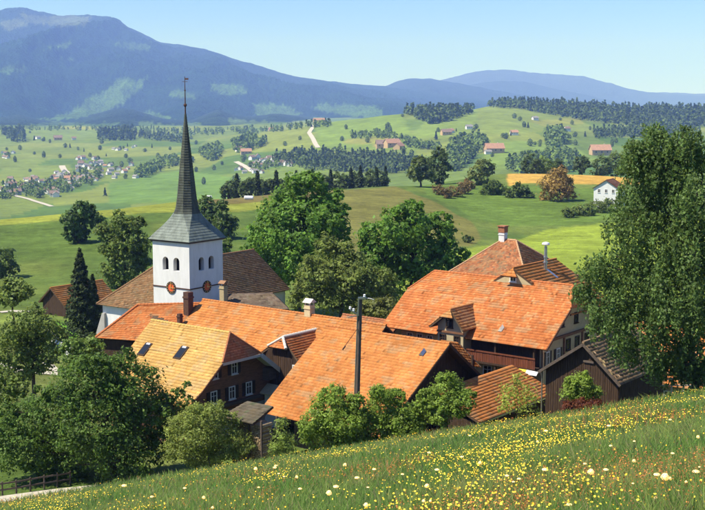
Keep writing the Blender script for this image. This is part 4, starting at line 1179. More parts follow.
# foreground trees and bushes below the meadow edge
px_tree('tree', 'big dark leafy tree at the left foreground above the gravel lane', 'tree', 94,
  [(108, 372, 26), (88, 388, 36), (134, 392, 36), (60, 412, 36), (100, 424, 44), (150, 418, 34), (28, 422, 28), (20, 448, 30), (66, 452, 38), (120, 456, 36), (162, 444, 24), (46, 466, 20), (4, 436, 22), (92, 362, 14), (170, 408, 16), (178, 394, 8), (187, 385, 5), (152, 376, 9), (44, 394, 12), (128, 356, 9), (74, 370, 10), (190, 402, 6), (8, 412, 10)],
  66000, .12, (.050, .104, .027), 101, foot=112, r0=.36, var=.36, clump_n=None, spread=.13, outer=.5)
px_tree('tree', 'lighter grey-green small tree right of the dark foreground tree', 'tree', 91,
  [(206, 428, 24), (190, 442, 24), (226, 440, 24), (212, 414, 15), (184, 424, 16), (240, 446, 17), (205, 456, 20), (176, 450, 14), (232, 420, 10)],
  24000, .085, (.110, .165, .055), 102, foot=208, r0=.12, spread=.20, outer=.35)
px_tree('bush', 'tall leafy bush below the front barn, left of the pole', 'bush', 84,
  [(330, 412, 22), (314, 424, 16), (346, 424, 22), (334, 394, 12), (322, 438, 18), (348, 442, 16), (352, 404, 12), (357, 430, 12), (306, 434, 9)],
  23000, .088, (.100, .175, .040), 103, foot=334, r0=.09)
px_tree('bush', 'full leafy bush below the front barn, right of the pole', 'bush', 84.5,
  [(386, 412, 24), (372, 428, 20), (404, 424, 20), (380, 396, 13), (362, 418, 12), (394, 436, 17), (414, 412, 11), (398, 398, 9), (416, 428, 13), (366, 440, 12)],
  25000, .088, (.095, .168, .038), 104, foot=386, r0=.09)
px_tree('small_tree', 'small leafy tree on a bare stem in front of the barn gable', 'tree', 84,
  [(447, 394, 20), (432, 406, 16), (460, 404, 15), (447, 379, 10), (440, 416, 13), (468, 396, 8), (426, 396, 9)],
  19000, .085, (.098, .172, .040), 105, foot=449, r0=.09)
px_tree('sapling', 'thin sparse sapling in front of the low shed roof', 'tree', 82.5,
  [(517, 390, 14), (508, 400, 11), (528, 398, 11), (517, 378, 7), (503, 408, 6), (534, 410, 6), (520, 408, 9)],
  1500, .085, (.150, .210, .055), 106, foot=518, r0=.05, outer=.1, spread=.3, twig=4)
px_tree('bush', 'round bright green bush in front of the dark barn', 'bush', 86,
  [(580, 387, 15), (570, 394, 10), (592, 393, 10), (580, 397, 12), (586, 378, 7), (572, 382, 7)],
  9000, .085, (.105, .180, .040), 107, foot=581, r0=.05, spread=.2)
px_tree('bush', 'low dark red-brown bush at the top edge of the meadow', 'bush', 83.2,
  [(566, 407, 8), (578, 406, 9), (592, 406, 9), (602, 408, 6), (585, 410, 8)],
  5200, .075, (.070, .028, .020), 108, foot=584, r0=.04, sq=.8, spread=.22)
# young growth by the wood store
px_tree('shrub', 'thin young shrub beside the wood store', 'bush', 87,
  [(282, 437, 9), (276, 448, 8), (288, 446, 8), (281, 424, 6)], 1700, .085, (.10, .165, .05), 109, foot=281, r0=.03, outer=.1, spread=.28)

# weeping birch on the right
def birch():
    r = np.random.default_rng(120); D = 85.0
    px = [(656, 130, 12), (684, 138, 16), (702, 146, 16), (636, 148, 13), (652, 146, 18), (640, 158, 20), (662, 168, 26), (690, 150, 22), (642, 190, 28), (672, 205, 34), (702, 190, 30), (632, 222, 28), (662, 245, 36), (698, 245, 36), (616, 262, 22), (594, 266, 15), (640, 280, 34), (678, 290, 36), (712, 300, 34), (586, 290, 11), (612, 302, 22), (640, 326, 28), (670, 338, 26), (704, 346, 28), (626, 346, 13), (730, 240, 40), (735, 180, 30), (655, 366, 10), (600, 318, 9), (690, 366, 14), (670, 362, 12), (708, 368, 14)]
    L = []
    for x, y, R in px:
        rr = R / F_PX * D * .96; p = WD(x, y, D + (r.random() - .5) * rr * 2.6); L.append((p.x, p.y, p.z, rr))
    L = np.array(L)
    f = WD(698, 390, D - .5); fz = gz(f.x, f.y)
    root = empty('birch', (f.x, f.y, fz)); props(root, 'tall weeping birch with hanging twigs at the right edge', 'tree')
    L[:, 0] -= f.x; L[:, 1] -= f.y; L[:, 2] -= fz
    Vs, Fs, Cs, off = [], [], [], 0
    for x, y, z, R in L:
        ns = int(22 + 36 * R * R)
        d = unit(r.normal(size=(ns, 3))); st = np.array([x, y, z]) + d * (R * (.35 + .65 * r.random(ns) ** .5))[:, None]
        ln = (.5 + 1.5 * r.random(ns)) * (.6 + .26 * R); m = 18
        tone = .6 + .7 * r.random(ns)
        t = r.random((ns, m))
        arch = d * np.array([1, 1, 0])
        P = st[:, None, :] + arch[:, None, :] * (.35 * np.sqrt(t))[:, :, None] + np.array([0, 0, -1.]) * (t * ln[:, None])[:, :, None] + r.normal(size=(ns, m, 3)) * np.array([.12, .12, .08])
        P = P.reshape(-1, 3); n = len(P)
        Nn = unit(np.repeat(d, m, 0) * .6 + r.normal(size=(n, 3)) * .7 + np.array([0, 0, .25]))
        V, F = leaf_quads(P, Nn, .12 * (.5 + .9 * r.random(n)), r, .62, droop=.45)
        Vs.append(V); Fs.append(F + off); off += len(V); Cs.append(leaf_cols(n, (.060, .115, .044), r, .3, clump=np.repeat(tone, m)))
    V, F, C = np.concatenate(Vs), np.concatenate(Fs), np.concatenate(Cs)
    k = V[:, 2].reshape(-1, 4).min(1) > .9
    c = WD(672, 150, D); top = Vector((c.x - f.x, .3, c.z - fz))
    mb = MB(); pts = [Vector((0, 0, -.4)), Vector((-.15, 0, 1.2)), Vector((-.5, .1, 3.5)), Vector((-.9, 0, 7)), Vector((-1.3, .2, 11)), top]
    mb.tube(pts, [.36, .30, .25, .20, .13, .04], 10)
    for x, y, z, R in L:
        s = Vector(tuple(np.interp(max(1.5, z - 1.5 - 1.2 * R), [p.z for p in pts], [p[i] for p in pts]) for i in range(3)))
        e = Vector((x, y, z + R * .3)); mid = s.lerp(e, .5) + Vector((0, 0, .5))
        mb.tube([s, mid, e], [.12, .08, .025], 6)
    mb.build('trunk', m_bark_birch, root)
    link('crown', np_mesh('crown', V, F[k], C), root, m_leaf)
birch()

# big trees behind the church and the rows
px_tree('tree', 'tall round linden with dense bright crown right of the church', 'tree', 182,
  [(302, 198, 27), (322, 214, 26), (282, 214, 26), (268, 236, 22), (300, 232, 36), (336, 232, 16), (258, 254, 14), (286, 262, 28), (320, 254, 26), (310, 182, 13), (268, 268, 14), (330, 200, 12)],
  34000, .27, LIND, 131, foot=298, r0=.45, spread=.13)
px_tree('tree', 'broad domed linden behind the farmhouse roof', 'tree', 172,
  [(404, 226, 25), (428, 236, 26), (384, 236, 24), (448, 254, 18), (412, 252, 34), (380, 258, 20), (434, 272, 26), (454, 270, 11), (402, 280, 24), (412, 212, 12), (370, 246, 12), (440, 230, 12)],
  32000, .26, (.058, .132, .027), 132, foot=412, r0=.42, spread=.13)
px_tree('tree', 'paler olive tree between the two round lindens', 'tree', 158,
  [(332, 262, 22), (352, 278, 26), (314, 280, 22), (374, 282, 20), (338, 292, 28), (304, 298, 16), (366, 300, 22), (326, 248, 12), (390, 296, 12), (346, 252, 11)],
  24000, .20, (.085, .132, .044), 133, foot=338, r0=.32, spread=.19, outer=.45)
px_tree('bush', 'dark leafy bush between the paler tree and the farmhouse gable', 'bush', 140,
  [(372, 312, 14), (386, 308, 12), (360, 316, 9)], 4000, .17, (.075, .10, .035), 134, foot=374, r0=.1)
px_tree('tree', 'dark twin-crowned tree on the left pasture crest', 'tree', None,
  [(82, 212, 12), (73, 222, 12), (93, 220, 12), (80, 234, 11), (70, 234, 8)], 6500, .33, (.038, .080, .026), 135, foot=80, r0=.4)
px_tree('tree', 'mid green tree directly left of the church tower', 'tree', 212,
  [(122, 226, 14), (134, 242, 16), (114, 246, 15), (128, 264, 18), (112, 270, 13), (140, 262, 11), (122, 282, 15), (104, 232, 10), (138, 226, 9)], 12000, .28, (.066, .112, .034), 136, foot=124, r0=.35, spread=.18)
px_tree('tree', 'small dark tree behind the spire foot, nearest the tower', 'tree', 300,
  [(206, 206, 9), (203, 216, 8), (210, 214, 8)], 2200, .4, (.040, .080, .026), 137, foot=206, r0=.25)
px_tree('tree', 'dark pointed tree right of the spire foot', 'tree', 285,
  [(222, 212, 8), (218, 224, 11), (227, 226, 10), (222, 236, 11), (222, 204, 5)], 3600, .38, (.046, .086, .028), 138, foot=222, r0=.3)
px_tree('bush', 'bush at the nave roof edge below the pointed tree', 'bush', 262,
  [(222, 246, 8), (216, 250, 6), (227, 243, 6)], 1500, .34, (.060, .105, .03), 139, foot=222, r0=.15)
px_tree('tree', 'dark round tree at the left edge of the pasture', 'tree', None,
  [(2, 258, 13), (8, 268, 9), (-6, 268, 12)], 3000, .28, (.046, .085, .028), 140, foot=3, r0=.3)
px_tree('fruit_tree', 'rounded fruit tree at the left edge above the orchard', 'tree', 152,
  [(14, 288, 13), (3, 296, 12), (26, 293, 9), (14, 298, 10)], 5200, .20, (.085, .140, .045), 141, foot=14, r0=.22, spread=.2, outer=.4)
px_tree('fruit_tree', 'large loose-leaved fruit tree left of the churchyard', 'tree', 120,
  [(32, 322, 17), (14, 332, 18), (48, 330, 16), (30, 342, 20), (58, 336, 10), (4, 346, 18), (48, 352, 15), (18, 360, 16), (30, 368, 13), (44, 364, 11), (36, 312, 9), (32, 362, 12), (2, 362, 12)], 13000, .15, (.082, .135, .046), 142, foot=32, r0=.24, spread=.2, outer=.35)
px_tree('fruit_tree', 'low tree between the fruit trees and the dark tree', 'tree', 106,
  [(72, 348, 10), (84, 352, 12), (78, 362, 12), (95, 346, 8)], 4200, .14, (.070, .130, .036), 143, foot=80, r0=.14, spread=.2)
px_tree('fruit_tree', 'small bushy tree at the left edge above the dark foreground tree', 'tree', 108,
  [(3, 380, 14), (18, 386, 12), (-8, 392, 12), (8, 396, 12)], 5200, .13, (.075, .130, .040), 145, foot=6, r0=.12, spread=.2)
px_tree('bush', 'dark shrub at the foot of the churchyard wall', 'bush', 128,
  [(104, 344, 10), (116, 350, 11), (92, 340, 7)], 3500, .15, (.052, .095, .03), 144, foot=106, r0=.08)

def conifer(name, label, D, foot, top_y, wpx, seed, base=(.020, .036, .020), n=9000, leaf=.22, group=None, foot_y=None):
    r = np.random.default_rng(seed); p = WD(foot, 300, D); fz = gz(p.x, p.y)
    H = WD(foot, top_y, D).z - fz; W = wpx / 2 / F_PX * D
    root = empty(name, (p.x, D, fz)); props(root, label, 'tree', group)
    t = r.random(n) ** .75; tier = np.floor(t * 22 + r.random(n) * .6) / 22
    ang = r.random(n) * 2 * math.pi; rad = W * (1.02 - tier) ** .8 * (.88 + .25 * np.sin(ang * 3 + tier * 40)) * (.30 + .72 * r.random(n) ** .6)
    z = H * (.05 + .95 * tier) - rad * .35 + r.normal(size=n) * .12
    P = np.stack([rad * np.cos(ang), rad * np.sin(ang), np.maximum(.1, z)], 1)
    Nn = unit(np.stack([np.cos(ang) * .5, np.sin(ang) * .5, np.ones(n) * .8], 1) + r.normal(size=(n, 3)) * .45)
    V, F = leaf_quads(P, Nn, leaf * (.6 + .8 * r.random(n)), r, .5, droop=.3)
    MB().tube([(0, 0, -.3), (0, 0, H * .5), (0, 0, H * .97)], [W * .10, W * .06, .02], 8).build('trunk', m_bark, root)
    link('crown', np_mesh('crown', V, F, leaf_cols(n, base, r, .35)), root, m_needle)
    return root
conifer('spruce', 'tall dark spruce beside the left barn', 160, 81, 250, 44, 150)
conifer('spruce', 'smaller dark spruce tucked against the taller one', 163, 93, 276, 26, 151, n=4500)

# hillside trees on the right
px_tree('tree', 'left and paler of the two trees on the hill crest', 'tree', 452, [(420, 168, 9), (415, 174, 7), (425, 175, 8), (419, 162, 6)], 2600, .55, (.058, .095, .034), 160, foot=420, r0=.4)
px_tree('tree', 'taller dark tree of the pair on the hill crest', 'tree', None, [(438, 160, 9), (434, 170, 9), (443, 170, 8), (438, 177, 9), (440, 153, 6)], 3400, .55, (.038, .070, .026), 161, foot=438, r0=.5)
px_tree('bush', 'loose scrub tree on the bank right of the crest pair', 'bush', None, [(478, 172, 7), (474, 179, 7), (483, 178, 7), (479, 166, 5)], 1700, .5, (.075, .110, .040), 162, foot=478, r0=.2)
px_tree('bush', 'round dark bush on the green bank, left one', 'bush', None, [(493, 187, 8), (487, 190, 6), (499, 189, 6)], 1900, .45, (.050, .090, .028), 163, foot=493, r0=.15)
px_tree('bush', 'round dark bush on the green bank, middle one', 'bush', None, [(519, 190, 7), (513, 192, 6), (525, 191, 5)], 1700, .45, (.050, .088, .028), 164, foot=518, r0=.15)
px_tree('bush', 'smallest bush on the green bank beside the middle one', 'bush', None, [(508, 194, 4.5), (530, 195, 3.5)], 700, .42, (.054, .090, .03), 165, foot=509, r0=.1)
px_tree('tree', 'copper-brown spreading tree below the golden field', 'tree', None, [(558, 178, 10), (548, 184, 9), (569, 184, 9), (558, 190, 11), (547, 195, 7), (570, 194, 7), (560, 171, 6)], 3300, .46, (.150, .125, .050), 166, foot=559, r0=.35, spread=.22, outer=.3)
for i, (x, y, R) in enumerate([(438, 190, 5), (446, 193, 5), (455, 191, 6), (463, 188, 6), (468, 184, 5)]):
    px_tree('scrub_bush', ORD[i] + ' brownish scrub bush from the left along the bank below the crest pair', 'bush', None, [(x, y, R), (x + 3, y + 2, R * .7)], 500, .42, (.095, .085, .045), 170 + i, foot=x, r0=.1, group='scrub along the bank', spread=.25)
for i, (x, y, R) in enumerate([(568, 213, 6), (577, 211, 6.5), (587, 210, 7), (597, 207, 8), (606, 205, 8)]):
    px_tree('hedge_bush', ORD[i] + ' hedge bush from the left below the white hillside house', 'bush', None, [(x, y, R * .9), (x + 4, y + 1, R * .7)], 700, .36, (.068, .108, .036), 180 + i, foot=x, r0=.1, group='hedge below the white house', spread=.22)
px_tree('bush', 'single dark bush at the edge of the lime field', 'bush', None, [(467, 239, 4), (471, 240, 3)], 500, .28, (.05, .085, .03), 186, foot=468, r0=.06)
for i, (x, y, R, c, lab) in enumerate([(486, 166, 7, (.06, .10, .035), 'pale tree behind the hill crest above the scrub tree'), (532, 162, 8, (.04, .072, .03), 'dark tree behind the golden field, left'), (545, 165, 9, (.07, .125, .035), 'bright round tree behind the golden field'),
      (557, 166, 6, (.045, .08, .03), 'small dark tree behind the golden field'), (581, 162, 7, (.04, .072, .03), 'dark pointed tree behind the golden field'), (602, 165, 9, (.055, .095, .033), 'broad tree behind the golden field near the birch'), (616, 162, 11, (.06, .10, .035), 'largest tree behind the golden field near the birch')]):
    px_tree('crest_tree', lab, 'tree', 566 + 6 * i, [(x, y, R), (x - R * .5, y + R * .5, R * .75), (x + R * .5, y + R * .5, R * .7), (x, y + R, R * .7)], 1500, .62, c, 190 + i, foot=x, r0=.3)
r_ = random.Random(5)
for i in range(27):          # the dark row behind the olive pasture
    x = 228 + i * 6.1 + r_.uniform(-2, 2); y = 189 - .058 * (x - 228) + r_.uniform(-1.5, 1.5)
    D = 470 + .55 * (x - 228) + r_.uniform(-12, 25)
    if x < 352 and i % 3 != 2 or x >= 352 and i % 2:
        px_tree('row_tree', ORD[ROWN[0]] + ' rounded tree from the left in the dark row behind the olive pasture', 'tree', D, [(x, y - 4, 6), (x + 3, y, 5), (x - 3, y + 1, 5), (x, y + 5, 6)], 700, .7, (.040, .072, .026), 210 + i, foot=x, r0=.3, group='tree row behind the olive pasture'); ROWN[0] += 1
    else:
        conifer('row_conifer', ORD[ROWN[1]] + ' pointed conifer from the left in the dark row behind the olive pasture', D, x, y - 14, 10, 210 + i, (.024, .044, .022), 700, .75, group='tree row behind the olive pasture'); ROWN[1] += 1

# ---------------------------------------------------------------- far woods (one mass each) and single far trees
def wood(name, label, poly, n, h, base, seed, conif=.7, wmin=None):
    r = np.random.default_rng(seed); xs = [p[0] for p in poly]; ys = [p[1] for p in poly]
    Vs, Fs, Cs, off, k, tries = [], [], [], 0, 0, 0
    n = int(n * 1.7)
    while k < n and tries < n * 8:
        tries += 1
        x = r.uniform(min(xs), max(xs)); y = r.uniform(min(ys), max(ys))
        if not inpoly(np.array([x]), np.array([y]), poly)[0]: continue
        p = place(x, y, 600); k += 1
        if p.y > 6000: continue
        hh = h * r.uniform(.55, 1.05); m = 26
        t = r.random(m) ** .8; an = r.random(m) * 6.283
        if r.random() < conif: rad = hh * .22 * (1.05 - t) * (.5 + .5 * r.random(m)); z = hh * (.08 + .92 * t)
        else: rad = hh * .36 * np.sqrt(np.clip(1 - (2 * t - .95) ** 2, .02, 1)) * (.6 + .4 * r.random(m)); z = hh * .85 * (.12 + .88 * t)
        P = np.array(p) + np.stack([rad * np.cos(an), rad * np.sin(an), z], 1)
        Nn = unit(np.stack([np.cos(an), np.sin(an), np.ones(m) * .7], 1) + r.normal(size=(m, 3)) * .4)
        V, F = leaf_quads(P, Nn, hh * .14 * (.7 + .6 * r.random(m)), r, .85)
        Vs.append(V); Fs.append(F + off); off += len(V); Cs.append(leaf_cols(m, np.array(base) * r.uniform(.85, 1.15), r, .22))
    o = link(name, np_mesh(name, np.concatenate(Vs), np.concatenate(Fs), np.concatenate(Cs)), None, m_needle)
    props(o, label, 'wood', None, 'stuff')
DW, MW = (.042, .076, .028), (.062, .112, .034)
wood('wood', 'dark wood across the valley behind the linden', [(270, 160), (300, 154), (345, 155), (400, 160), (422, 166), (428, 174), (380, 175), (325, 172), (272, 165)], 330, 17, DW, 1)
wood('wood', 'wood capping the green hill above the farms', [(400, 112), (420, 107), (470, 106), (472, 113), (450, 121), (430, 125), (415, 118)], 330, 24, DW, 2)
wood('wood', 'long dark wood along the right ridge', [(470, 106), (530, 104), (600, 108), (640, 111), (720, 108), (720, 128), (640, 127), (600, 123), (560, 117), (520, 110)], 800, 24, DW, 3)
wood('wood', 'leafy wood in the fold of the hill below the farms', [(452, 146), (480, 139), (488, 148), (472, 160), (458, 173), (446, 168), (449, 155)], 150, 20, MW, 4, .2)
wood('wood', 'rounded copse on the far right slope', [(545, 136), (560, 130), (568, 143), (556, 150), (546, 147)], 60, 22, MW, 5, .2)
wood('wood', 'wood strip on the far right below the ridge', [(592, 133), (640, 130), (700, 132), (700, 140), (640, 139), (596, 139)], 120, 20, DW, 6, .4)
wood('wood', 'low wood in front of the far right farm', [(503, 168), (530, 158), (575, 156), (585, 168), (560, 174), (520, 176)], 130, 18, MW, 7, .2)
wood('wood', 'square dark wood at the foot of the mountain', [(97, 134), (135, 132), (137, 141), (98, 141)], 110, 26, DW, 8, .8)
wood('wood', 'dark copse at the far left below the mountain', [(2, 134), (22, 131), (26, 143), (12, 143)], 50, 26, DW, 9, .8)
wood('wood', 'tree belt between valley and mountain', [(0, 128), (100, 129), (140, 128), (180, 131), (260, 130), (330, 124), (330, 127), (260, 134), (180, 137), (130, 131), (60, 131), (0, 131)], 150, 18, MW, 10, .3)
wood('wood', 'tree clump in the valley right of the spire', [(200, 152), (218, 147), (226, 156), (212, 162), (200, 160)], 55, 20, MW, 11, .1)
wood('wood', 'trees stepping up the slope behind the centre hamlet', [(232, 146), (246, 138), (258, 141), (268, 143), (262, 147), (245, 153), (236, 154)], 80, 20, MW, 12, .3)
wood('wood', 'hedge trees on the slope left of the spire', [(133, 176), (155, 164), (176, 159), (180, 165), (160, 172), (140, 180)], 60, 18, MW, 13, .1)
wood('wood', 'hedge crossing the far hill below its crest', [(352, 136), (392, 135), (394, 139), (352, 139)], 34, 14, MW, 14, .2)
wood('wood', 'hedge winding down beside the tan farm', [(392, 139), (404, 140), (420, 146), (440, 148), (440, 151), (416, 150), (396, 144)], 44, 15, MW, 15, .2)
wood('wood', 'garden trees of the valley village', [(0, 186), (50, 184), (95, 168), (105, 172), (96, 184), (60, 196), (0, 200)], 120, 13, MW, 16, .2)
wood('wood', 'garden trees of the centre hamlet', [(252, 168), (290, 158), (296, 163), (260, 174)], 34, 12, MW, 17, .2)
wood('wood', 'thin tree line rising between the left woods', [(135, 134), (180, 140), (182, 144), (140, 139)], 46, 20, DW, 18, .5)

def far_tree_mesh(seed, con):
    r = np.random.default_rng(seed); m = 260; t = r.random(m) ** .8; an = r.random(m) * 6.283
    if con: rad = .24 * (1.05 - t) * (.4 + .6 * r.random(m)); z = .08 + .92 * t
    else: rad = .42 * np.sqrt(np.clip(1 - (2 * t - .95) ** 2, .02, 1)) * (.55 + .5 * r.random(m)) * (.85 + .25 * np.sin(an * 2 + seed)); z = .03 + .9 * t
    P = np.stack([rad * np.cos(an), rad * np.sin(an), z], 1)
    Nn = unit(np.stack([np.cos(an), np.sin(an), np.ones(m) * .7], 1) + r.normal(size=(m, 3)) * .5)
    V, F = leaf_quads(P, Nn, .075 * (.7 + .6 * r.random(m)), r, .8)
    return np_mesh('far_tree', V, F, leaf_cols(m, (.024, .044, .024) if con else (.048, .085, .032), r, .3))
FT = [far_tree_mesh(1, 0), far_tree_mesh(2, 0), far_tree_mesh(3, 0), far_tree_mesh(4, 1)]
for f in FT: f.materials.append(m_needle)
spots = [(38, 198), (50, 143), (44, 141), (30, 133), (78, 150), (84, 152), (90, 157), (60, 158), (120, 150), (126, 158), (130, 163), (105, 196), (30, 172), (15, 162), (8, 158), (100, 150), (145, 152), (152, 148), (170, 150), (185, 154), (192, 163), (158, 158), (110, 166), (232, 186), (236, 184), (222, 165), (214, 170), (196, 172), (244, 160), (262, 146), (285, 146), (300, 140), (340, 147), (342, 141), (388, 128), (386, 131), (390, 133), (362, 136), (366, 133), (405, 142), (410, 144), (436, 140), (474, 131), (476, 129), (503, 138), (506, 139), (524, 127), (528, 128), (520, 121), (590, 130), (612, 144), (616, 143), (575, 137), (585, 137), (530, 146), (535, 145), (540, 144), (612, 147), (98, 160), (70, 148), (20, 150), (176, 166)]
for k in range(60):
    spots.append(r_.choice([(r_.uniform(0, 140), r_.uniform(138, 200)), (r_.uniform(60, 260), r_.uniform(135, 185)), (r_.uniform(240, 400), r_.uniform(126, 170)), (r_.uniform(400, 640), r_.uniform(112, 165))]))
for i, (x, y) in enumerate(spots):
    p = place(x, y, 620)
    if p.y > 4600 or p.y < 900: continue
    o = link('far_tree', FT[3 if i % 6 == 5 else i % 3]); h = r_.uniform(7, 15)
    o.location = p - Vector((0, 0, h * .06)); o.scale = (h * r_.uniform(.9, 1.3), h, h * r_.uniform(.85, 1.1)); o.rotation_euler = (0, 0, r_.uniform(0, 6))
    wh = 'left of the spire, near the valley village' if x < 150 and y > 150 else 'at the foot of the mountain, left of the spire' if x < 190 else 'between the spire and the white road' if x < 310 else 'on the green hill between white road and hill wood' if x < 405 else 'on the right-hand slopes under the long ridge wood'
    props(o, 'small lone tree ' + wh, 'tree', 'far trees ' + wh)

# ---------------------------------------------------------------- far houses
def far_house_mesh(L, W, H, rh, pal, wallc):
    mb = MB()
    mb.prism([(-L / 2, -W / 2, -2), (-L / 2, -W / 2, H), (-L / 2, 0, H + rh * .93), (-L / 2, W / 2, H), (-L / 2, W / 2, -2)][::-1], (L, 0, 0))
    o = .8
    for s in (-1, 1):
        mb.prism([(-L / 2 - o, 0, H + rh), (L / 2 + o, 0, H + rh), (L / 2 + o, s * (W / 2 + o), H - .7), (-L / 2 - o, s * (W / 2 + o), H - .7)], (0, 0, .35), 1)
    mb.box(L * .2, L * .2 + .9, .6, 1.5, H, H + rh + 1.2, 2)
    for k in range(3):
        x = -L * .3 + k * L * .3
        for s in (-1, 1): mb.box(x - .6, x + .6, s * W / 2 - .05, s * W / 2 + .05, H * .45, H * .75, 3)
    me = mb.mesh('far_house')
    for m in (wallc, pal, m_mortar, m_glass): me.materials.append(m)
    return me
fo, fb, fg = mat('far_orange', (.42, .24, .15), .9, .1, noise=.5, amount=.2), mat('far_brown', (.24, .17, .13), .9, .1, noise=.5, amount=.2), mat('far_grey', (.24, .23, .22), .9, .1, noise=.5, amount=.2)
fw, fc = mat('far_white', (.78, .76, .72), .9, .1), mat('far_tan', (.52, .36, .20), .9, .1)
FH = [far_house_mesh(13, 9, 5.2, 3.6, fo, fw), far_house_mesh(11, 9, 5.5, 3.4, fb, fw), far_house_mesh(12, 10, 5, 3, fg, fw), far_house_mesh(18, 12, 5.5, 5, fb, fc), far_house_mesh(20, 12, 5.5, 5, fo, fc)]
rh_ = random.Random(11)
def houses(area, n, label, group, kinds=(0, 1, 2, 1, 2)):
    x0, y0, x1, y1 = area
    for k in range(n):
        p = place(rh_.uniform(x0, x1), rh_.uniform(y0, y1), 620)
        o = link('far_house', FH[rh_.choice(kinds)]); s = rh_.uniform(.5, .9)
        o.location = p; o.scale = (s, s, s); o.rotation_euler = (0, 0, rh_.choice([.2, .5, -.6, 1.2, 1.7]) + rh_.uniform(-.25, .25))
        props(o, label, 'house', group)
houses((78, 157, 106, 170), 30, 'small house in the upper part of the valley village', 'upper valley village')
houses((56, 169, 102, 184), 30, 'small house in the middle of the valley village', 'middle valley village')
houses((26, 178, 72, 193), 26, 'small house in the lower part of the valley village', 'lower valley village')
houses((0, 180, 26, 195), 18, 'small house at the left end of the valley village', 'left end of the valley village')
houses((45, 190, 62, 200), 7, 'small house below the valley village', 'houses below the valley village')
houses((0, 152, 16, 160), 5, 'pale farm building at the far left edge', 'farms at the far left edge')
houses((108, 165, 138, 179), 10, 'pale house in the fields right of the valley village', 'houses right of the valley village')
houses((112, 146, 138, 152), 5, 'white shed above the valley village', 'sheds above the valley village', (2,))
houses((248, 157, 294, 167), 36, 'small house in the hamlet below the dark wood', 'hamlet below the dark wood', (1, 2, 2, 1))
houses((236, 164, 262, 174), 8, 'small house at the lower end of the centre hamlet', 'lower end of the centre hamlet', (1, 2))
def farm(x, y, kind, label, s=1.0, rz=.4):
    p = place(x, y, 620); o = link('far_farm', FH[kind]); o.location = p; o.scale = (s, s, s); o.rotation_euler = (0, 0, rz); props(o, label, 'farm')
farm(319, 124, 4, 'farmhouse at the top of the white road on the far hill', 1.25, .2)
farm(272, 131, 4, 'orange-roofed farm on the slope left of the white road', 1.0, .3)
farm(246, 154, 4, 'orange-roofed farm above the centre hamlet', 1.0, .2)
farm(239, 151, 1, 'white farmhouse among trees above the centre hamlet', 1.1, .7)
farm(383, 148, 3, 'dark-roofed barn at the tan farm', 1.3, .1)
farm(392, 147, 4, 'largest tan building of the tan farm', 1.3, .5)
farm(399, 149, 4, 'right-hand tan building of the tan farm', 1.0, 1.1)
farm(446, 135, 3, 'brown farm left on the green hill', 1.0, .3)
farm(451, 133, 0, 'pale house beside the brown farm on the green hill', .9, .9)
farm(469, 129, 2, 'grey-roofed farm right of the hill wood', 1.0, .2)
farm(494, 153, 4, 'tan farmhouse on the slope above the hill crest', 1.4, .2)
farm(488, 154, 2, 'low grey shed beside the tan farmhouse', .8, .2)
farm(514, 135, 0, 'small white farm with red roof on the right slope', 1.0, .2)
farm(535, 120, 2, 'white farm under the right ridge wood', 1.0, .3)
farm(567, 131, 1, 'brown farm by the rounded copse', 1.0, .4)
farm(600, 155, 4, 'long red-roofed farm behind the golden field', 1.5, .1)
farm(594, 153, 1, 'white house beside the long red-roofed farm', .9, .6)
farm(58, 140, 3, 'brown farm on the slope under the mountain', 1.2, .3)
farm(38, 139, 2, 'pale farm on the slope under the mountain', 1.0, .8)
farm(74, 140, 1, 'small farm left of the square dark wood', 1.0, .3)
for x, y, lab in ((209, 198.5, 'white bale alone at the left of the brown field'), (247, 196.5, 'white bale on the brown field, left of a pair'), (250.5, 196.5, 'white bale on the brown field, right of a pair')):
    p = WD(x, y, 384); p.z = gz(p.x, p.y)
    mb = MB(); mb.tube([(-.9, 0, .62), (-.75, 0, .62), (.75, 0, .62), (.9, 0, .62)], [.5, .65, .65, .5], 12)
    o = mb.build('hay_bale', mat('wrap_white', (.78, .78, .76), .5, .4)); o.location = p; props(o, lab, 'bale')

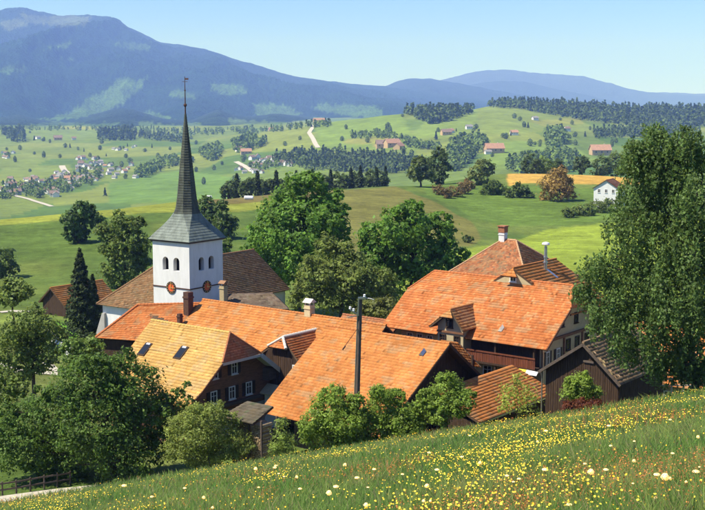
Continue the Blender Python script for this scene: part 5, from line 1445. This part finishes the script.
# ---------------------------------------------------------------- power pole in front of the barn
def pole():
    b = WD(355.5, 384, 84.5); z0 = gz(b.x, b.y); t = WD(360.5, 299, 84.5); h = t.z - z0; lean = (t.x - b.x)
    root = empty('utility_pole', (b.x, b.y, z0)); props(root, 'leaning wooden utility pole with insulators in front of the barn roof', 'pole')
    lx = lambda z: lean * z / h * .95
    MB().tube([(0, 0, -.6), (lx(h * .5), 0, h * .5), (lx(h), 0, h)], [.20, .18, .155], 12).build('post', mat('pole_wood', (.135, .105, .085), .9, .15, noise=3, amount=.4, stretch=(6, 6, .5), bump=(.4, .02)), root)
    hd = MB().beam((lx(h) - .16, -.17, h - 1.1), (lx(h) - .12, -.17, h + .12), .10, .10).beam((lx(h) - .15, -.17, h + .08), (lx(h) + .42, -.17, h + .10), .12, .14).build('head_bracket', m_metal, root)
    wm = mat('porcelain', (.80, .80, .78), .25, .5)
    def ins(x, z):
        MB().tube([(x, -.2, z), (x, -.2, z + .05), (x, -.2, z + .12), (x, -.2, z + .17), (x, -.2, z + .22)], [.05, .10, .07, .10, .04], 10).build('insulator', wm, root)
    arm = MB().beam((lx(h) - .75, -.18, h - .75), (lx(h) - .1, -.18, h - 1.15), .07, .07).beam((lx(h) - .85, -.18, h - 1.30), (lx(h) - .1, -.18, h - 1.15), .06, .06).build('side_arm', m_metal, root)
    ins(lx(h) - .72, h - .72); ins(lx(h) - .48, h - .86); ins(lx(h) + .30, h + .16)
    MB().tube([(lx(h) + .40, -.18, h + .10), (lx(h) + .75, -.18, h + .06), (lx(h) + .98, -.18, h - .03)], [.025, .03, .02], 6).build('lead', wm, root)
    z = h - 2.1; x = lx(z)
    MB().tube([(x - .12, -.16, z), (x - .7, -.5, z - .75), (x - 1.15, -.75, z - 1.35)], [.022, .022, .025], 6).build('stay_rod', m_soot, root)
    MB().tube([(x - 1.0, -.68, z - 1.17), (x - 1.2, -.78, z - 1.43)], [.06, .055], 7).build('stay_insulator', m_soot, root)
    for k, zz in enumerate((h - 1.75, h - 2.3, h - 2.9, h - 4.3)):
        MB().tube([(lx(zz) + .12, -.1, zz), (lx(zz) + .42, -.1, zz + .02), (lx(zz) + .42, -.1, zz + .08)], [.018, .018, .018], 5).build('climbing_peg', m_soot, root)
    # conduit down the front
    MB().tube([(lx(h - .8) - .17, -.1, h - .8), (lx(h * .5) - .2, -.1, h * .5), (-.21, -.1, .3)], [.03, .03, .03], 6).build('conduit', m_metal, root)
pole()

# ---------------------------------------------------------------- rail fence along the lane
def fence():
    pts = [WZ(x, y, -29.8) for x, y in ((-40, 492), (-12, 489), (16, 485), (44, 480), (70, 476))]
    root = empty('rail_fence', (pts[0].x, pts[0].y, gz(pts[0].x, pts[0].y))); props(root, 'dark wooden rail fence beside the gravel lane', 'fence')
    L = []
    for p in pts: L.append(Vector((p.x, p.y, gz(p.x, p.y))) - root.location)
    fine = []
    for a, b in zip(L[:-1], L[1:]): fine += [a, a.lerp(b, .5)]
    fine.append(L[-1])
    for p in fine: MB().tube([p + Vector((0, 0, -.3)), p + Vector((.02, 0, 1.15))], [.075, .065], 7).build('post', m_wood_grey, root)
    for a, b in zip(fine[:-1], fine[1:]):
        for z in (.5, 1.0): MB().beam(a + Vector((0, -.07, z)), b + Vector((0, -.07, z + .02)), .06, .12).build('rail', m_wood_grey, root)
fence()

# ---------------------------------------------------------------- open wood store below the chalet
def woodstore():
    p = WD(258, 450, 92.5); z = gz(p.x, p.y)
    root = empty('wood_store', (p.x, p.y, z), RZ); props(root, 'open wood store with stacked firewood and mossy lean-to roof', 'shed')
    H = WD(250, 411, 93).z - z
    for a, b in ((-1.7, -1), (0, -1.02), (1.3, -1.0), (-1.7, .8), (1.3, .8)): MB().box(a - .07, a + .07, b - .07, b + .07, -.3, H - .25).build('post', m_wood_grey, root)
    R = Roof([(.10, .085, .06), (.12, .10, .07), (.08, .07, .05), (.09, .095, .055)], .3, .4, 5)
    R.quad((-2.2, 1.2, H + .35), (.6, 1.2, H + .35), (-2.6, -1.5, H - .45), (.9, -1.5, H - .45)); R.build(root)
    r = random.Random(4); z_ = .05; mb = MB()
    while z_ < H - .75:
        a = -1.5
        while a < 1.1:
            rr = r.uniform(.05, .10); mb.tube([(a, -.85 + r.uniform(-.05, .05), z_ + rr), (a, .5, z_ + rr)], [rr, rr], 7); a += rr * 2.02
        z_ += .16
    o = mb.build('firewood', mat('cut_wood', (.42, .31, .18), .9, .1, noise=6, amount=.45), root); o['kind'] = 'stuff'
woodstore()

# bright plastered corner of a house between chalet and barn
def plaster_corner():
    p = WD(276, 391, 110); root = empty('outhouse', (p.x, p.y, -30.2), RZ); props(root, 'small pale plastered outhouse in the gap between chalet and barn', 'shed')
    T = p.z + 30.2
    MB().box(-.8, .9, -.7, .7, -.2, T - .2).build('wall', m_white, root)
    MB().prism([(-1.2, -1.1, T - .2), (1.3, -1.1, T - .2), (1.3, 0, T + .5), (-1.2, 0, T + .5)], (0, 0, .1)).prism([(-1.2, 1.1, T - .2), (1.3, 1.1, T - .2), (1.3, .01, T + .5), (-1.2, .01, T + .5)], (0, 0, .1)).build('roof', m_cream, root)
plaster_corner()

# hydrant by the barn
def hydrant():
    p = WD(601, 396, 85.0); z = gz(p.x, p.y)
    root = empty('hydrant', (p.x, p.y, z)); props(root, 'small red-topped pale hydrant beside the dark barn', 'hydrant')
    MB().tube([(0, 0, -.2), (0, 0, .42), (0, 0, .44)], [.13, .12, .10], 10).build('barrel', m_frame, root)
    rd = mat('signal_red', (.60, .07, .03), .5, .4)
    MB().tube([(0, 0, .44), (0, 0, .50), (0, 0, .72), (0, 0, .80), (0, 0, .84)], [.14, .15, .15, .09, .03], 10).build('head', rd, root)
    for s in (-1, 1): MB().tube([(s * .12, 0, .60), (s * .24, 0, .60)], [.06, .06], 8).build('outlet', rd, root)
hydrant()

# low white churchyard wall glimpsed through the fruit trees
def yard_wall():
    a, b = place(46, 336), place(80, 366); root = empty('yard_wall', a); props(root, 'low white wall glimpsed through the fruit trees', 'wall')
    d = b - a; n = 9
    for k in range(n):
        p, q = d * (k / n), d * ((k + .94) / n)
        gp = gz(a.x + p.x, a.y + p.y) - a.z
        MB().beam(Vector((p.x, p.y, gp + .35)), Vector((q.x, q.y, gp + .35)), .35, 1.3).build('wall_section', m_white, root)
        MB().beam(Vector((p.x, p.y, gp + 1.04)), Vector((q.x, q.y, gp + 1.04)), .5, .1).build('coping', m_grey_pl, root)
yard_wall()

# garden fence behind the birch
def garden_fence():
    root = None; pts = [WD(x, y, 97) for x, y in ((660, 376), (672, 377), (684, 378), (698, 379), (712, 380))]
    root = empty('garden_fence', (pts[0].x, 97, gz(pts[0].x, 97))); props(root, 'grey garden rail fence behind the birch trunk', 'fence')
    zt = WD(660, 378, 97).z - root.location.z
    for p in pts: MB().box(p.x - pts[0].x - .06, p.x - pts[0].x + .06, -.06, .06, -.3, zt).build('post', m_board, root)
    for z in (zt - .1, zt - .6): MB().beam((0, -.1, z), (pts[-1].x - pts[0].x, -.1, z), .05, .10).build('rail', m_board, root)
garden_fence()

# ---------------------------------------------------------------- meadow: grass, flowers
def wedge(n, r0, r1, r, power=1.0):
    """positions on the meadow, denser near the viewer"""
    u = r.random(n); R = (r0 ** (1 - power) + u * (r1 ** (1 - power) - r0 ** (1 - power))) ** (1 / (1 - power)) if power != 1 else r0 * (r1 / r0) ** u
    az = np.radians(r.uniform(-23.5, 23.5, n))
    return R * np.sin(az), R * np.cos(az), R
m_grass = attr_mat('grass_blade', rough=.6, spec=.15, trans=.5)
def grass():
    r = np.random.default_rng(55); n = 310000
    X, Y, R = wedge(n, 11.5, R_EDGE + 1.5, r, 1.0)
    # visible part of the slope only
    Z = ground_z(X, Y)
    px, py = proj(X, Y, Z); k = py < 560
    X, Y, R, Z = X[k], Y[k], R[k], Z[k]; n = len(X)
    pn = fbm(X / 2.6 + 3, Y / 2.6 + 7, 3); tall = fbm(X / 5.0 + 30, Y / 5.0, 2)
    h = np.where(r.random(n) < .4, .10 + .14 * r.random(n), .20 + .32 * r.random(n)) * (.6 + .95 * tall); w = np.clip(.0046 + R * .00034, .007, .034) * (.7 + .6 * r.random(n))
    lean = r.normal(size=(n, 2)) * .38 * h[:, None] + np.array([.06, 0]) * h[:, None]; an = r.random(n) * math.pi
    wx, wy = np.cos(an) * w, np.sin(an) * w * .6
    z0 = Z - .03
    b0 = np.stack([X - wx, Y - wy, z0], 1); b1 = np.stack([X + wx, Y + wy, z0], 1)
    mx, my = X + lean[:, 0] * .35, Y + lean[:, 1] * .35
    c0 = np.stack([mx - wx * .8, my - wy * .8, Z + h * .6], 1); c1 = np.stack([mx + wx * .8, my + wy * .8, Z + h * .6], 1)
    tp = np.stack([X + lean[:, 0], Y + lean[:, 1], Z + h], 1)
    V = np.stack([b0, b1, c1, tp, c0], 1).reshape(-1, 3)
    bi = np.arange(n)[:, None] * 5
    F = np.concatenate([bi + np.array([0, 1, 2]), bi + np.array([0, 2, 4]), bi + np.array([4, 2, 3])])
    c = lerp3((.130, .265, .048), (.300, .350, .095), np.clip(pn * 1.5 - .3 + .35 * (r.random(n) - .5), 0, 1)) * (.75 + .5 * r.random(n))[:, None]
    dry = r.random(n) < .16; c[dry] = np.array([.30, .27, .12]) * (.7 + .6 * r.random(dry.sum()))[:, None]
    o = link('grass', np_mesh('grass', V, F, np.repeat(c, 5, 0)), None, m_grass)
    props(o, 'tall green meadow grass in the foreground', 'grass', None, 'stuff')
grass()
def stems_flowers(name, label, n, seed, base, size, hh, stemc, clump, thr, petals=6, r0=12.5, kind='flower', pw=1.0, flat=.0):
    r = np.random.default_rng(seed)
    X, Y, R = wedge(n, r0, R_EDGE, r, pw)
    d = fbm(X / clump[0] + seed, Y / clump[1] + seed, 3); k = (d + .30 * (r.random(n) - .5) > thr) & (r.random(n) < np.clip(R / 38, .22, 1))
    X, Y, R = X[k], Y[k], R[k]; Z = ground_z(X, Y); px, py = proj(X, Y, Z); k = py < 545
    X, Y, R, Z = X[k], Y[k], R[k], Z[k]; n = len(X)
    h = hh * (.7 + .5 * r.random(n)) ; S = size * (.7 + .6 * r.random(n)) * np.clip(.8 + R / 110, 1, 1.6)
    dx, dy = r.normal(size=n) * .06, r.normal(size=n) * .06
    T = np.stack([X + dx, Y + dy, Z + h], 1)
    w = np.clip(.0025 + R * .00012, .003, .012)
    s = np.stack([np.stack([X - w, Y, Z], 1), np.stack([X + w, Y, Z], 1), T + np.array([.001, 0, 0]), T - np.array([.001, 0, 0])], 1).reshape(-1, 3)
    sF = np.arange(n * 4).reshape(n, 4); sC = np.tile(np.array(stemc), (n * 4, 1))
    nrm = unit(r.normal(size=(n, 3)) * .45 + np.array([-.1, -.35, .8])); ref = unit(r.normal(size=(n, 3)))
    a = unit(np.cross(nrm, ref)); b = np.cross(nrm, a)
    Vs, Fs, Cs = [s], [sF], [sC]; off = len(s)
    for j in range(petals):            # each petal a small kite, cupped
        t0 = 2 * math.pi * j / petals; u = a * math.cos(t0) + b * math.sin(t0); v = -a * math.sin(t0) + b * math.cos(t0); SS = S[:, None]
        V = np.stack([T, T + u * SS * .6 + v * SS * .42 + nrm * SS * .12, T + u * SS + nrm * SS * .28, T + u * SS * .6 - v * SS * .42 + nrm * SS * .12], 1).reshape(-1, 3)
        F = np.arange(n * 4).reshape(n, 4) + off; off += len(V)
        Vs.append(V); Fs.append(F); Cs.append(leaf_cols(n, base, r, .15))
    o = link(name, np_mesh(name, np.concatenate(Vs), np.concatenate(Fs), np.concatenate(Cs)), None, m_petal)
    props(o, label, kind, None, 'stuff')
m_petal = attr_mat('petal', rough=.6, spec=.2, trans=.25)
stems_flowers('buttercups', 'yellow buttercups scattered through the meadow', 48000, 301, (.78, .66, .09), .0165, .44, (.09, .14, .03), (3.0, 8.0), .612, 5)
stems_flowers('hawkbit', 'deeper golden flowers in drifts through the meadow', 6000, 302, (.76, .50, .05), .0165, .42, (.09, .14, .03), (2.0, 4.0), .60, 6)
def sorrel():
    r = np.random.default_rng(310); n = 20000
    X, Y, R = wedge(n, 12.5, R_EDGE, r, 1.0); d = fbm(X / 5 + 1, Y / 8 + 2, 3); k = d + .12 * (r.random(n) - .5) > .585
    X, Y, R = X[k], Y[k], R[k]; Z = ground_z(X, Y); px, py = proj(X, Y, Z); k = py < 545; X, Y, R, Z = X[k], Y[k], R[k], Z[k]; n = len(X)
    m = 9; h = .30 + .30 * r.random(n)
    t = np.linspace(.45, 1, m)[None, :] + r.normal(size=(n, m)) * .03
    lx = r.normal(size=n) * .08
    P = np.stack([X[:, None] + lx[:, None] * t + r.normal(size=(n, m)) * .012, Y[:, None] + r.normal(size=(n, m)) * .012, Z[:, None] + h[:, None] * t], 2).reshape(-1, 3)
    N_ = unit(r.normal(size=(n * m, 3)) + np.array([-.3, -.8, .3]))
    V, F = leaf_quads(P, N_, np.repeat(np.clip(.008 + R * .00028, .012, .03), m) * (.7 + .6 * r.random(n * m)), r, .6)
    C = leaf_cols(n * m, (.30, .135, .065), r, .35, .3)
    o = link('sorrel', np_mesh('sorrel', V, F, C), None, m_petal); props(o, 'rust-red sorrel spikes among the meadow grass', 'plant', None, 'stuff')
sorrel()
# single white flower heads one can pick out
def white_head_mesh(seed, dome):
    r = np.random.default_rng(seed); n = 190
    d = unit(r.normal(size=(n, 3))); d[:, 2] = np.abs(d[:, 2]) * (1 if dome else 1) + (-.15 if not dome else 0)
    if not dome: d = unit(r.normal(size=(n, 3)))
    P = d * np.array([1, 1, .55 if dome else 1.]) * (.75 + .25 * r.random(n))[:, None]
    V, F = leaf_quads(P, unit(d + r.normal(size=(n, 3)) * .5), .24 * (.7 + .6 * r.random(n)), r, .7)
    me = np_mesh('flower_head', V, F, leaf_cols(n, (.72, .72, .66), r, .12)); me.materials.append(m_petal); return me
WH = [white_head_mesh(1, True), white_head_mesh(2, False)]
heads = [(152 + 0, 497, 2), (300, 489, 2), (329, 493, 3), (357, 478, 2.5), (336, 487, 3), (427, 486, 2.5), (507, 476, 2.2), (545, 470, 3.2), (591, 472, 3.5), (606, 470, 2.6), (657, 475, 3.4), (665, 477, 4.4), (696, 472, 3.6), (569, 505, 3), (366, 505, 2.6), (437, 470, 2.4), (519, 479, 2), (634, 461, 2), (611, 446, 2), (546, 431, 2), (480, 463, 2), (276, 466, 2), (124, 486, 2.6), (345, 465, 2), (655, 498, 2.6), (585, 464, 1.8), (698, 437, 1.8), (462, 457, 1.8)]
rw = random.Random(8)
for k in range(26): heads.append((rw.uniform(150, 700), 0, rw.uniform(1.3, 2.1))); heads[-1] = (heads[-1][0], rw.uniform(466 - .16 * (heads[-1][0] - 250), 508), heads[-1][2])
for i, (x, y, R) in enumerate(heads):
    best = None
    for D in np.linspace(13, 84, 300):
        p = WD(x, y, D); hgt = p.z - gz(p.x, p.y)
        if hgt <= .50: best = (p, hgt, D); break
    if best is None or best[1] < .05: continue
    p, hgt, D = best; z0 = p.z - hgt
    root = empty('white_flower', (p.x, p.y, z0)); props(root, 'single white flower head on a tall stalk in the meadow', 'flower', 'white flower heads in the meadow')
    MB().tube([(0, 0, -.05), (.01, 0, hgt * .5), (0, 0, hgt)], [.006, .005, .004], 5).build('stalk', mat('stalk_green', (.10, .15, .04), .7, .2), root)
    h = link('flower_head', WH[i % 3 == 2], root); s = R / F_PX * D * .95; h.location = (0, 0, hgt); h.scale = (s, s, s)
# broad-leaved tussocks at the bottom edge
def tussocks():
    spots = [(576, 497, 1.0), (600, 505, .9), (556, 508, .8), (470, 508, .7), (690, 492, 1.0), (702, 484, .9), (640, 506, .8), (508, 504, .6), (430, 509, .5)]
    r = np.random.default_rng(77); i_ord = {k: q for q, k in enumerate(sorted(range(len(spots)), key=lambda k: spots[k][0]))}
    for i, (x, y, s) in enumerate(spots):
        for D in np.linspace(12.5, 40, 300):
            p = WD(x, y, D)
            if p.z <= gz(p.x, p.y) + .25: break
        z = gz(p.x, p.y); n = 150
        root_l = (p.x, p.y, z)
        a = r.random(n) * 6.283; h = s * (.35 + .35 * r.random(n)); ln = s * (.15 + .35 * r.random(n)); w = .006 + .005 * r.random(n)
        bx, by = r.normal(size=n) * .10 * s, r.normal(size=n) * .10 * s; Vs = []
        ts = [0, .45, .8, 1.0]; ca, sa = np.cos(a), np.sin(a); rows = []
        for t in ts:
            cx = bx + ca * ln * t ** 1.7; cy = by + sa * ln * t ** 1.7; cz = h * (t * 1.35 - .45 * t * t) - .05; ww = w * (1 - .9 * t)
            rows.append(np.stack([np.stack([cx - sa * ww, cy + ca * ww, cz], 1), np.stack([cx + sa * ww, cy - ca * ww, cz], 1)], 1))
        V = np.stack(rows, 1).reshape(n, 8, 3).reshape(-1, 3); F = []
        base = np.arange(n)[:, None] * 8
        F = np.concatenate([base + np.array([2 * k, 2 * k + 1, 2 * k + 3, 2 * k + 2]) for k in range(3)])
        c = np.repeat(lerp3((.040, .110, .020), (.095, .175, .035), r.random(n)), 8, 0)
        o = link('grass_tussock', np_mesh('grass_tussock', V, F, c), None, m_grass); o.location = root_l
        props(o, ORD[i_ord[i]] + ' dark tussock of long grass from the left along the bottom edge', 'grass', 'grass tussocks along the bottom edge')
tussocks()

# ---------------------------------------------------------------- air
hz = MB().box(-26000, 26000, -2500, 27000, -420, 1250).build('haze', None)
hz.data.materials.clear()
mh = bpy.data.materials.new('haze'); mh.use_nodes = True
for n in list(mh.node_tree.nodes): mh.node_tree.nodes.remove(n)
pv = mh.node_tree.nodes.new('ShaderNodeVolumePrincipled'); mo = mh.node_tree.nodes.new('ShaderNodeOutputMaterial')
pv.inputs['Color'].default_value = (.26, .40, 1.0, 1)
pv.inputs['Absorption Color'].default_value = (1, 1, 1, 1)
pv.inputs['Density'].default_value = 0.95e-4
pv.inputs['Anisotropy'].default_value = 0.0
mh.node_tree.links.new(pv.outputs[0], mo.inputs['Volume'])
hz.data.materials.append(mh)
props(hz, 'pale blue summer haze over the valley', 'haze', None, 'stuff')
